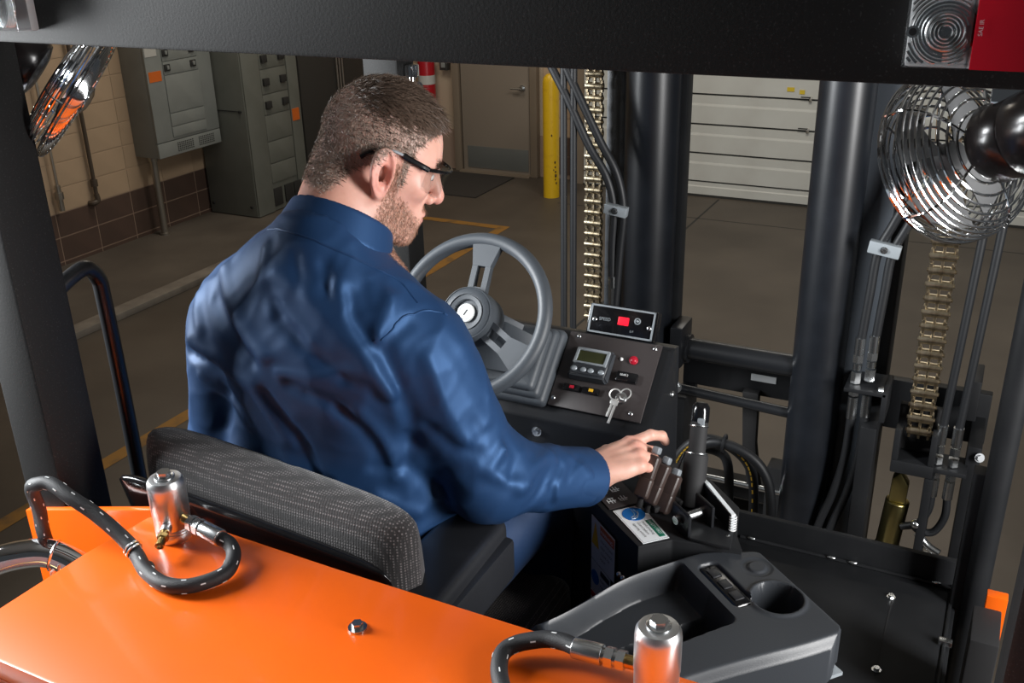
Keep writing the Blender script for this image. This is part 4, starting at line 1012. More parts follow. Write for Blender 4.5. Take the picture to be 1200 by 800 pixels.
# looped hoses behind the levers, with a yellow print line
def marked(pts, r, lab):
    o = hose(pts, r, label=lab)
    P_ = smooth_path(pts, 10); m = MB()
    for i in range(3, len(P_)-1):
        if i % 2: continue
        a, c = P_[i], P_[i+1]; t = (c-a).normalized(); v = (Vector((0, 0, 2.75))-a); nrm = (v-t*v.dot(t)).normalized()*.92+t.cross(v).normalized()*.25
        nrm.normalize(); m.box(a+nrm*r, (.0012, .0035, .010), K['yellowmark'], 0, Matrix((nrm, t.cross(nrm), t)).transposed())
    m.build('yellow_print', o, kind='stuff'); return o
marked([(-.664, 2.2, 1.33), (-.658, 2.2, 1.41), (-.634, 2.2, 1.470), (-.590, 2.2, 1.512), (-.53, 2.2, 1.515), (-.468, 2.2, 1.475), (-.445, 2.2, 1.40), (-.44, 2.2, 1.25)], .0125, 'looped black hose with yellow print behind the levers')
hose([(-.64, 2.16, 1.40), (-.60, 2.16, 1.49), (-.54, 2.16, 1.535), (-.46, 2.16, 1.52), (-.41, 2.16, 1.47), (-.39, 2.16, 1.38), (-.39, 2.16, 1.25)], .0125, label='outer black hose looping behind the control stick')
hose([(-.655, 2.25, 1.30), (-.655, 2.25, 1.38), (-.62, 2.25, 1.445), (-.56, 2.25, 1.46), (-.525, 2.25, 1.42), (-.515, 2.25, 1.25)], .0125)
part('hose_strap', MB().ring((-.52, 2.165, 1.535), (1, 0, -.1), .020, .004, K['rubber'], 20, 6))

# ------------------------------------------------------------------ fans under the guard
def fan(F0, axis, upv, label, RD=.050, FD=.024):
    F0 = Vector(F0); ax = Vector(axis).normalized(); fx = frame_from(ax, Vector(upv))
    f = thing('fan', label, 'fan', F0, 'cab fans under the guard')
    g = link('guard', None, f, F0)
    Rr = .104
    def prof(q, sd):            # q 0 at the hub, 1 at the rim: flat face with a steep drum side
        t = q*math.pi/2
        return Rr*max(.0, math.sin(t))**.62, sd*(RD if sd < 0 else FD)*math.cos(t)**.55
    for sd in (1, -1):
        nr = 11
        for i in range(nr):
            q = (.06+.94*i/(nr-1))
            r_, h_ = prof(q, sd)
            MB().ring(F0+ax*h_, ax, r_, .0017 if i < nr-1 else .0024, K['chrome'], 56, 6, x=fx.col[0]).build('guard_ring', g)
    for s in (1, -1):
        for k in range(5):
            a = k*2*math.pi/5+.3; d = fx @ Vector((math.cos(a), math.sin(a), 0))
            MB().tube([F0+ax*prof(q, s)[1]+d*prof(q, s)[0] for q in (.06, .2, .4, .6, .8, .92, 1.0)], .0017, K['chrome'], n=6, sub=3).build('guard_spoke', g)
    MB().lathe([(.021, 0), (.022, .003), (.012, .007), (.0001, .008)], F0+ax*(FD+.001), ax, K['chrome'], 24).build('guard_badge', g)
    bl_ = mat('fan_blade_plastic', (.06, .062, .065), .6)
    for k in range(4):
        a = k*math.pi/2+.5; V, Fc = [], []
        for i in range(6):
            for j in range(6):
                r_ = .018+.070*i/5; t_ = (-.55+1.1*j/5)*(0.65+.35*i/5)
                h = .012*math.sin(t_*1.4)
                for up_ in (0,): V.append(F0+fx @ Vector((r_*math.cos(a+t_), r_*math.sin(a+t_), h)))
        n_ = len(V); V += [v+ax*.0015 for v in V]
        for i in range(5):
            for j in range(5):
                q = (i*6+j, (i+1)*6+j, (i+1)*6+j+1, i*6+j+1); Fc.append(q[::-1]); Fc.append(tuple(n_+x for x in q))
        MB().mesh(V, Fc, bl_, True).build('blade', f)
    MB().cyl(F0-ax*.010, F0+ax*.014, .018, bl_, n=24, bev=.003).build('blade_hub', f)
    mo = MB(); mo.lathe([(.026, .052), (.040, .056), (.0465, .066), (.0465, .102), (.0455, .1035), (.0465, .105), (.0465, .150), (.040, .164), (.020, .168), (.0001, .168)], F0, -ax, K['motor'], 40); mo.build('motor', f)
    # hanger from the guard
    top = Vector((F0.x, F0.y, 2.66)); mid = F0-ax*.085
    MB().tube([mid, mid+Vector((0, 0, .05)), Vector((mid.x, mid.y, 2.66))], .008, K['black'], n=10).build('hanger', f)
    MB().box(mid+Vector((0, 0, .052)), (.055, .03, .026), K['chrome'], .004).build('hanger_clip', f)
    MB().tube([mid-ax*.05+Vector((0, 0, -.02)), mid-ax*.09+Vector((0, .02, .03)), mid-ax*.05+Vector((0, .03, .09)), Vector((mid.x, mid.y+.03, 2.66))], .003, K['rubber'], n=8).build('power_cord', f)
    return f
fan((-.062, 1.300, 2.470), (-.72, .56, -.42), (0, 0, 1), 'chrome caged fan with a black motor under the right light')
fan((-1.225, 1.03, 2.525), (.60, .50, -.62), (0, 0, 1), 'chrome caged fan seen edge-on at the upper left corner', .034, .014)

# ------------------------------------------------------------------ keys in the switch
ky = thing('key_ring', 'two keys on wire rings hanging from the key switch', 'keys', dp(-.574, .034, .02))
kr = MB(); kr.ring(dp(-.5845, .036, .017), DN+Vector((.3, 0, 0)), .0105, .0014, K['keysteel'], 28, 6); kr.build('ring', ky)
MB().ring(dp(-.566, .040, .017), DN+Vector((-.3, 0, .2)), .0115, .0013, K['keysteel'], 28, 6).build('ring', ky)
for x0, v0, x1, v1 in ((-.5855, .026, -.590, -.008), (-.579, .024, -.5835, -.020)):
    k_ = MB(); p, q = dp(x0, v0, .016), dp(x1, v1, .012); d = (q-p).normalized(); fx = frame_from(d, DN)
    k_.box(p+d*.004, (.002, .009, .010), K['keysteel'], .0008, fx); k_.box((p+q)/2, (.0018, .0045, (q-p).length), K['keysteel'], .0004, fx); k_.build('key', ky)

# ================================================================== THE DRIVER
# signed distance helpers (numpy); p is an (N,3) float32 array
def A3(*v): return np.array(v, np.float32)
def d_ell(p, c, r):
    q = p-A3(*c); r = A3(*r)
    k0 = np.sqrt(((q/r)**2).sum(-1)); k1 = np.sqrt(((q/(r*r))**2).sum(-1))+1e-9
    return k0*(k0-1)/k1
def d_sph(p, c, r): return np.sqrt(((p-A3(*c))**2).sum(-1))-r
def d_cap(p, a, b, ra, rb=None):
    a = A3(*a); b = A3(*b); rb = ra if rb is None else rb
    ba = b-a; h = np.clip(((p-a)@ba)/(ba@ba), 0, 1)
    return np.sqrt(((p-a-h[:, None]*ba)**2).sum(-1))-(ra+(rb-ra)*h)
def d_chain(p, pts, rs, k=0.01):
    d = None
    for i in range(len(pts)-1):
        e = d_cap(p, pts[i], pts[i+1], rs[i], rs[i+1]); d = e if d is None else smin(d, e, k)
    return d
def smin(a, b, k):
    h = np.clip(0.5+0.5*(b-a)/k, 0, 1); return b+(a-b)*h-k*h*(1-h)
def smax(a, b, k): return -smin(-a, -b, k)
def polydist(p, pts):
    d = None
    for a, b in zip(pts, pts[1:]):
        e = d_cap(p, a, b, 0.0); d = e if d is None else np.minimum(d, e)
    return d

def sdf_mesh(f, lo, hi, h):
    lo = np.array(lo, np.float32); n = np.ceil((np.array(hi)-lo)/h).astype(int)+1
    ax = [lo[i]+h*np.arange(n[i], dtype=np.float32) for i in range(3)]
    # coarse pass to skip empty space
    vals = np.full(n, 1.0, np.float32)
    S = 8
    for i0 in range(0, n[0], S):
        X, Y_, Z_ = np.meshgrid(ax[0][i0:i0+S], ax[1], ax[2], indexing='ij')
        vals[i0:i0+S] = f(np.stack([X, Y_, Z_], -1).reshape(-1, 3)).reshape(X.shape)
    s = vals < 0
    c = s[:-1, :-1, :-1].astype(np.int8)
    cnt = np.zeros(np.array(n)-1, np.int8)
    corners = [(i, j, k) for i in (0, 1) for j in (0, 1) for k in (0, 1)]
    for i, j, k in corners: cnt += s[i:n[0]-1+i, j:n[1]-1+j, k:n[2]-1+k]
    act = (cnt > 0) & (cnt < 8)
    idx = np.full(act.shape, -1, np.int64); cells = np.argwhere(act); idx[act] = np.arange(len(cells))
    acc = np.zeros((len(cells), 3)); num = np.zeros(len(cells))
    for (a, b) in [(a, b) for a in corners for b in corners if sum(b)-sum(a) == 1 and all(y >= x for x, y in zip(a, b))]:
        va = vals[tuple((cells+a).T)]; vb = vals[tuple((cells+b).T)]
        m = (va < 0) != (vb < 0)
        t = np.where(m, va/np.where(m, va-vb, 1), 0)
        pos = cells+np.array(a)+t[:, None]*(np.array(b)-np.array(a))
        acc += pos*m[:, None]; num += m
    V = lo+h*(acc/num[:, None])
    F = []
    for axis in range(3):
        u, v = (axis+1) % 3, (axis+2) % 3
        sl0 = [slice(None)]*3; sl1 = [slice(None)]*3
        sl0[axis] = slice(0, n[axis]-1); sl1[axis] = slice(1, n[axis])
        ch = s[tuple(sl0)] != s[tuple(sl1)]
        e = np.argwhere(ch)
        ok = (e[:, u] > 0) & (e[:, v] > 0) & (e[:, u] < n[u]-1) & (e[:, v] < n[v]-1)
        e = e[ok]; inside = s[tuple(e.T)]
        du = np.zeros(3, int); du[u] = 1; dv = np.zeros(3, int); dv[v] = 1
        q = np.stack([idx[tuple((e-du-dv).T)], idx[tuple((e-dv).T)], idx[tuple(e.T)], idx[tuple((e-du).T)]], 1)
        q[~inside] = q[~inside][:, ::-1]
        F.append(q)
    return V, np.concatenate(F)

def np_mesh(name, V, F, m, parent=None, origin=None, smooth=True):
    V = np.asarray(V, np.float64); c = np.array(origin if origin is not None else V.mean(0))
    me = bpy.data.meshes.new(name)
    me.vertices.add(len(V)); me.vertices.foreach_set('co', (V-c).astype(np.float32).ravel())
    F = np.asarray(F)
    me.loops.add(F.size); me.loops.foreach_set('vertex_index', F.ravel().astype(np.int32))
    me.polygons.add(len(F)); me.polygons.foreach_set('loop_start', (np.arange(len(F))*F.shape[1]).astype(np.int32))
    me.update(calc_edges=True); me.validate()
    if smooth: me.polygons.foreach_set('use_smooth', np.ones(len(me.polygons), bool))
    me.materials.append(m)
    return link(name, me, parent, tuple(c))

def npv(n_, seed):          # cheap smooth noise: sum of random plane waves
    rg = np.random.RandomState(seed)
    K_ = rg.normal(size=(n_, 3)); K_ /= np.linalg.norm(K_, axis=1)[:, None]
    return K_.astype(np.float32), rg.uniform(0, 6.28, n_).astype(np.float32)
def wave(p, freq, seed, n_=6):
    K_, ph = npv(n_, seed); return np.sin((p@K_.T)*freq+ph).sum(-1)/n_

# materials
def skin_material():
    m = mat('skin', (0.60, 0.32, 0.24), 0.48, bump=(220, 0.15, 0.0008))
    nt = m.node_tree; b = nt.nodes['Principled BSDF']
    b.inputs['Subsurface Weight'].default_value = 0.12
    b.inputs['Subsurface Radius'].default_value = (0.012, 0.004, 0.002)
    b.inputs['Subsurface Scale'].default_value = 0.5
    at = nt.nodes.new('ShaderNodeVertexColor'); at.layer_name = 'tint'
    tc = nt.nodes.new('ShaderNodeTexCoord')
    n = nt.nodes.new('ShaderNodeTexNoise'); n.inputs['Scale'].default_value = 45; n.inputs['Detail'].default_value = 5
    r = nt.nodes.new('ShaderNodeValToRGB')
    r.color_ramp.elements[0].position = .3; r.color_ramp.elements[0].color = (.90, .84, .82, 1)
    r.color_ramp.elements[1].position = .7; r.color_ramp.elements[1].color = (1.05, 1.05, 1.05, 1)
    mx = nt.nodes.new('ShaderNodeMix'); mx.data_type = 'RGBA'; mx.blend_type = 'MULTIPLY'; mx.inputs[0].default_value = 1
    nt.links.new(tc.outputs['Object'], n.inputs['Vector']); nt.links.new(n.outputs['Fac'], r.inputs['Fac'])
    nt.links.new(at.outputs['Color'], mx.inputs[6]); nt.links.new(r.outputs['Color'], mx.inputs[7])
    nt.links.new(mx.outputs[2], b.inputs['Base Color'])
    return m
SKIN = skin_material()
SHIRT = mat('navy_twill', (0.0125, 0.036, 0.096), 0.52, spec=0.8, stint=(0.25, 0.5, 1.0), bump=(900, 0.12, 0.0006))
TROUSER = mat('navy_trouser_twill', (0.013, 0.040, 0.11), 0.55, sheen=0.05, bump=(900, 0.12, 0.0006))
HAIR = mat('dark_brown_hair', (0.135, 0.092, 0.068), 0.38)
HAIRG = mat('flash_lightened_short_hair', (0.36, 0.285, 0.235), 0.45)  # clipped sides: flash light and scalp showing through are put into this paler colour
BEARD = mat('reddish_brown_beard', (0.30, 0.16, 0.105), 0.5)
SHOE = mat('black_shoe_leather', (0.012, 0.011, 0.010), 0.4)

# head frame
HO = Vector((-0.815, 1.190, 2.425))
az, pt = R(51), R(22)
HK = 0.915      # head size
hy = Vector((math.sin(az)*math.cos(pt), math.cos(az)*math.cos(pt), -math.sin(pt)))
hx = Vector((math.cos(az), -math.sin(az), 0)); hz = hx.cross(hy)
HR = np.array([hx, hy, hz], np.float32)          # rows: head axes
HOn = A3(*HO)
HKV = A3(HK, HK*.935, HK)
def to_head(p): return (p-HOn)@HR.T/HKV
def from_head(q): return (np.asarray(q, np.float64)*HKV)@HR+np.asarray(HO)
EAR = (.0775, -.006, .002)
def ear_sdf(q):
    # q with x already mirrored to the right side
    t = (q-A3(*EAR))/1.13
    ca, sa = math.cos(R(27)), math.sin(R(27))       # ear flares out to the back
    y = t[:, 1]*ca-t[:, 0]*sa; n_ = t[:, 0]*ca+t[:, 1]*sa
    z = t[:, 2]; tl_ = math.radians(-12)
    y, z = y*math.cos(tl_)-z*math.sin(tl_), y*math.sin(tl_)+z*math.cos(tl_)
    n_ = n_-.006-.10*np.clip(-y, 0, 1)
    yy = y+.004+.16*z*0
    w = .0175+.10*np.clip(z, -.03, .03)
    rad = np.sqrt((yy/w)**2+(z/.0315)**2)
    plate = np.sqrt(np.maximum(0, (rad-1)*.02)**2+(np.maximum(np.abs(n_)-.0022, 0))**2)-.0018
    rim = np.sqrt(((rad-.92)*.021)**2+(n_-.0055)**2)-.0038
    rim = smax(rim, -(yy-.006+.0*z), .006)+np.where(yy > .010, .004, 0)*0
    anti = np.sqrt(((np.sqrt(((yy-.002)/(.0115))**2+((z+.002)/.021)**2)-.92)*.014)**2+(n_-.003)**2)-.0026
    d = smin(plate, rim, .003)
    d = smin(d, np.where(yy > .004, .02, anti), .003)
    concha = np.sqrt(((yy-.0035)/.0090)**2+((z+.004)/.0145)**2+((n_-.004)/.009)**2)*.009-.009
    d = smax(d, -concha, .003)
    trag = np.sqrt(((y-.0145)/.003)**2+((z+.005)/.006)**2+((n_-.002)/.004)**2)*.003-.003
    d = smin(d, trag, .004)
    lobe = np.sqrt(((y-.003)/.0075)**2+((z+.029)/.008)**2+((n_)/.004)**2)*.005-.005
    d = smin(d, lobe, .006)
    return d
NB = from_head([0, -.045, -.07])                  # nape
NECK = (-.852, 1.095, 2.30)
def head_sdf(p):
    q = to_head(p); ax = np.abs(q[:, 0]); m = np.stack([ax, q[:, 1], q[:, 2]], -1)
    d = d_ell(q, (0, -.010, .042), (.0765, .0985, .085))
    d = smin(d, d_ell(q, (0, .012, .03), (.072, .083, .07)), .02)
    d = smin(d, d_ell(m, (0, .030, -.022), (.064, .062, .082)), .03)
    d = smin(d, d_cap(m, (.050, .0, -.055), (.016, .070, -.098), .021, .016), .022)
    d = smin(d, d_sph(q, (0, .078, -.098), .0175), .02)
    d = smin(d, d_ell(m, (.043, .062, -.012), (.022, .022, .018)), .018)
    d = smin(d, d_cap(m, (.0, .086, .030), (.037, .076, .029), .0105), .012)
    d = smin(d, d_ell(q, (0, .078, -.066), (.030, .020, .024)), .02)
    sock = d_ell(m, (.031, .098, .010), (.017, .014, .0105)); d = smax(d, -sock, .012)
    d = smin(d, d_sph(m, (.031, .0755, .010), .0125), .003)
    d = smin(d, d_cap(q, (0, .090, .020), (0, .112, -.022), .0075, .0115), .010)
    d = smin(d, d_sph(q, (0, .1145, -.028), .0105), .007)
    d = smin(d, d_sph(m, (.0115, .100, -.032), .0085), .006)
    d = smax(d, -d_ell(m, (.0058, .107, -.0405), (.0032, .005, .004)), .003)
    d = smin(d, d_ell(q, (0, .0955, -.0585), (.021, .008, .0055)), .006)
    d = smin(d, d_ell(q, (0, .0935, -.0695), (.019, .0085, .006)), .006)
    d = smax(d, -d_ell(q, (0, .104, -.064), (.021, .008, .0013)), .0025)
    d = smin(d, ear_sdf(m)*1.13, .004)*HK
    # neck with two cords
    a = NB; b = np.array(NECK)
    nk = d_cap(p, from_head([0, -.022, -.05]), b, .058, .066)
    nk = smin(nk, d_cap(p, from_head([0, -.055, -.02]), b+np.array([0, -.02, 0]), .045, .055), .03)
    nk = smin(nk, d_cap(p, from_head([.048, -.020, -.045]), (-.80, 1.15, 2.28), .013, .014), .02)
    d = smin(d, nk, .022)
    d = smin(d, d_ell(p, (-.852, 1.10, 2.255), (.13, .085, .075)), .03)
    return d
SK = A3(.62, .315, .235)
def head_tint(P):
    q = to_head(P.astype(np.float32)); x, y, z = q.T
    c = np.tile(A3(.70, .40, .32), (len(P), 1))
    def mixc(c, col, w): return c+(A3(*col)-c)*w[:, None]
    ss = lambda a, b, v: np.clip((v-a)/(b-a), 0, 1)**2*(3-2*np.clip((v-a)/(b-a), 0, 1))
    # rosy ears, nose, cheeks
    rear = ss(.074, .084, np.abs(x)); c = mixc(c, (.76, .36, .30), .75*rear*ss(.05, .02, np.abs(z)))
    c = mixc(c, (.66, .27, .22), .7*np.exp(-((y-.115)**2+x**2+(z+.028)**2)/.0003))
    c = mixc(c, (.66, .29, .23), .35*np.exp(-((np.abs(x)-.045)**2+(y-.07)**2+(z+.02)**2)/.0008))
    c = mixc(c, (.46, .17, .15), .7*np.exp(-((z+.064)/.009)**2)*ss(.084, .094, y)*ss(.024, .016, np.abs(x)))
    c = mixc(c, (.60, .27, .19), .45*ss(-.02, -.06, y)*ss(-.03, -.06, z))
    # stubble shade under the hair and beard
    c = mixc(c, (.42, .31, .26), .60*hair_mask(q))
    c = mixc(c, (.42, .22, .15), .45*beard_mask(q))
    return c
def hair_line(q):
    """signed: >0 where scalp hair grows"""
    x, y, z = q.T; ax = np.abs(x)
    lim = np.where(y > -.01, .020+.0, -.0)
    # front line rises to the hairline, sides end above the ear, nape falls
    front = .088-.12*np.clip(.080-y, 0, .02)-.0
    zl = np.where(y > .066, .086, np.where(y > .030, .036+(y-.030)*1.15, np.where(y > -.005, .036, .034+(y+.005)*1.15)))
    zl = np.where(y < -.06, np.maximum(-.055, .034+(-.055)*1.15+(y+.06)*1.2), zl)
    side = np.where((y > .024) & (y < .036) & (ax > .06), np.clip((z+.015)/.03, 0, 1)*.03-.005, -1)
    return np.maximum(z-zl, side)
def hair_mask(q): return np.clip(hair_line(q)/.012+.5, 0, 1)
def beard_mask(q):
    x, y, z = q.T; ax = np.abs(x)
    m1 = np.clip((-.028-z-np.clip(y-.045, 0, 1)*.75)/.014, 0, 1)*np.clip((y-.004)/.012, 0, 1)*np.clip((z+.14)/.02, 0, 1)
    side = np.clip((y-.010)/.008, 0, 1)*np.clip((.034-y)/.008, 0, 1)*np.clip((.032-z)/.02, 0, 1)*np.clip((z+.06)/.02, 0, 1)*(ax > .05)
    mo = np.clip((.024-np.abs(x))/.008, 0, 1)*np.clip((y-.08)/.01, 0, 1)*np.exp(-((z+.050)/.006)**2)
    lips = np.exp(-((z+.064)/.008)**2)*np.clip((.022-np.abs(x))/.006, 0, 1)*(y > .08)
    return np.clip(np.maximum(np.maximum(m1, side), mo)*(1-lips), 0, 1)

hv, hf = sdf_mesh(head_sdf, (-1.00, .98, 2.19), (-.62, 1.36, 2.60), .0024)
# ---- right hand over the levers (world coordinates)
wrist = np.array([-.545, 1.335, 1.885])
palm = np.array([-.505, 1.380, 1.903])
HSZ = .90
def hand_r(p):
    # frame: f forward (wrist to knuckles), s towards the thumb side, u up out of the back of the hand
    d = d_cap(p, wrist+HF*-.03, wrist+HF*.015, .0285, .030)
    q = (p-palm.astype(np.float32))/np.float32(HSZ)
    L = np.stack([q@HF_, q@HS_, q@HU_], -1)
    d = d/HSZ
    pm_ = d_ell(L, (-.005, .0, -.002), (.052, .043, .0215))
    d = smin(d, pm_, .022)
    kn = [(.036, .028, .004), (.040, .009, .008), (.036, -.011, .006), (.027, -.030, .000)]
    d = smin(d, d_cap(L, (-.035, .016, .004), kn[0], .015, .0125), .012)
    d = smin(d, d_cap(L, (-.035, -.018, .002), kn[3], .015, .0115), .012)
    for (k, ln, r0) in ((kn[0], (.040, .026, .020), .0105), (kn[1], (.044, .028, .021), .0107), (kn[2], (.040, .026, .020), .0100), (kn[3], (.032, .021, .017), .0088)):
        a = np.array(k); d = smin(d, d_sph(L, k, r0+.0022), .010)
        ang = [62, 128, 172] if k is not kn[0] else [22, 52, 88]
        if k is kn[0]: ln = (.046, .028, .022)
        pts = [a]
        for l_, g_ in zip(ln, ang):
            pts.append(pts[-1]+l_*np.array([math.cos(R(g_-24)), 0.02, -math.sin(R(g_-24))]))
        d = smin(d, d_chain(L, pts, [r0+.001, r0, r0*.92, r0*.80], .004), .0045)
    th = [(-.030, .026, -.008), (-.004, .044, -.016), (.024, .044, -.030), (.044, .032, -.040)]
    tc_ = d_chain(L, th, [.0165, .0135, .0115, .0095], .008)
    d = smin(d, tc_, .012)
    # tendons and veins
    for k in kn[:3]:
        d = d-.0011*np.exp(-(d_cap(L, (-.03, k[1]*.5, .02), (k[0]-.006, k[1], .02), 0)/.010)**2)*0.0
        d = smin(d, d_cap(L, (-.030, k[1]*.45, .012), (k[0]-.004, k[1], k[2]+.006), .0035, .005), .010)
    return d*HSZ
HF = np.array([.66, .74, .13]); HF /= np.linalg.norm(HF)
HU = np.array([-.10, -.42, .90]); HU -= HF*(HU@HF); HU /= np.linalg.norm(HU)
HS = np.cross(HU, HF)
HF_, HS_, HU_ = (v.astype(np.float32) for v in (HF, HS, HU))
rv, rf = sdf_mesh(hand_r, palm-np.array([.13, .13, .11]), palm+np.array([.13, .14, .09]), .0017)
# ---- left hand on the wheel rim (mirror of a simple grip)
LG = WC+WX*(-.148*math.cos(R(25)))+WY*(-.148*math.sin(R(25)))
lw = np.array(LG)+np.array([-.035, -.085, .012])
LP = np.array(LG); tanv = np.array((WX*math.sin(R(25))-WY*math.cos(R(25))).normalized()); outv = np.array((-WX*math.cos(R(25))-WY*math.sin(R(25))).normalized()); nv = np.array(WN)
def hand_l(p):
    d = d_cap(p, lw+(lw-LP)*.25, lw, .028, .028)
    c = LP+outv*.012+nv*.026
    d = smin(d, d_cap(p, lw, c, .027, .022), .02)
    for i in range(4):
        b = c+tanv*(-.030+.020*i)
        pts = [b, b+outv*(-.022)+nv*.012, b+outv*(-.046)-nv*.012, b+outv*(-.040)-nv*.040, b+outv*(-.018)-nv*.046]
        d = smin(d, d_chain(p, pts, [.012, .0105, .0100, .0092, .008], .004), .006)
    pts = [lw+outv*-.01, c+outv*(.014)-nv*.020-tanv*.03, LP+outv*.020-nv*.022-tanv*.055]
    d = smin(d, d_chain(p, pts, [.015, .0125, .0095], .008), .01)
    return d
lv_, lf_ = sdf_mesh(hand_l, LP-.15, LP+.15, .0022)
# ---- body skeleton under the clothes
Rj, Re = (-.704, 1.105, 2.163), (-.632, 1.150, 1.966)
Lj, Le = (-1.030, 1.085, 2.170), (-1.100, 1.10, 1.94)
rw = tuple(wrist); lwt = tuple(lw)
HIPr, HIPl = (-.775, 1.13, 1.69), (-.945, 1.13, 1.69)
KNr, KNl = (-.700, 1.47, 1.745), (-.985, 1.50, 1.745)
ANr, ANl = (-.715, 1.475, 1.26), (-1.0, 1.50, 1.26)
def body_core(p):
    d = d_ell(p, (-.85, 1.14, 2.09), (.165, .105, .19))
    d = smin(d, d_ell(p, (-.857, 1.145, 1.86), (.165, .125, .22)), .05)
    d = smin(d, d_cap(p, Lj, Rj, .055), .04)
    for a, b, c in ((Rj, Re, rw), (Lj, Le, lwt)):
        d = smin(d, d_cap(p, a, b, .050, .040), .03); d = smin(d, d_cap(p, b, c, .038, .026), .02)
    for h_, k_, a_ in ((HIPr, KNr, ANr), (HIPl, KNl, ANl)):
        d = smin(d, d_cap(p, h_, k_, .075, .052), .04); d = smin(d, d_cap(p, k_, a_, .050, .034), .03)
    return d
bv, bf = sdf_mesh(body_core, (-1.20, .93, 1.16), (-.46, 1.62, 2.30), .012)
V = np.concatenate([hv, rv, lv_, bv]); o1, o2, o3 = len(hv), len(hv)+len(rv), len(hv)+len(rv)+len(lv_)
F = np.concatenate([hf, rf+o1, lf_+o2, bf+o3])
person = np_mesh('person', V, F, SKIN, None, (-.857, 1.10, 1.55))
tag(person, 'man in a navy work shirt and safety glasses seated at the forklift controls, looking down', 'person')
tint = np.ones((len(V), 4), np.float32); tint[:, :3] = A3(.60, .33, .26)
tint[:o1, :3] = head_tint(hv)
# redder knuckles and a freckled back of hand
L_ = np.stack([(rv-palm)@HF, (rv-palm)@HS, (rv-palm)@HU], -1)/HSZ
kk = np.exp(-((L_[:, 0]-.040)/.016)**2)[:, None]
hc = A3(.64, .37, .29)+(A3(.66, .31, .24)-A3(.64, .37, .29))*kk*.7
hc = hc+(A3(.50, .26, .19)-hc)*(np.clip(-L_[:, 0]/.06, 0, 1)**1.0)[:, None]*.5
tint[o1:o2, :3] = hc
ca_ = person.data.color_attributes.new('tint', 'FLOAT_COLOR', 'POINT'); ca_.data.foreach_set('color', tint.ravel())

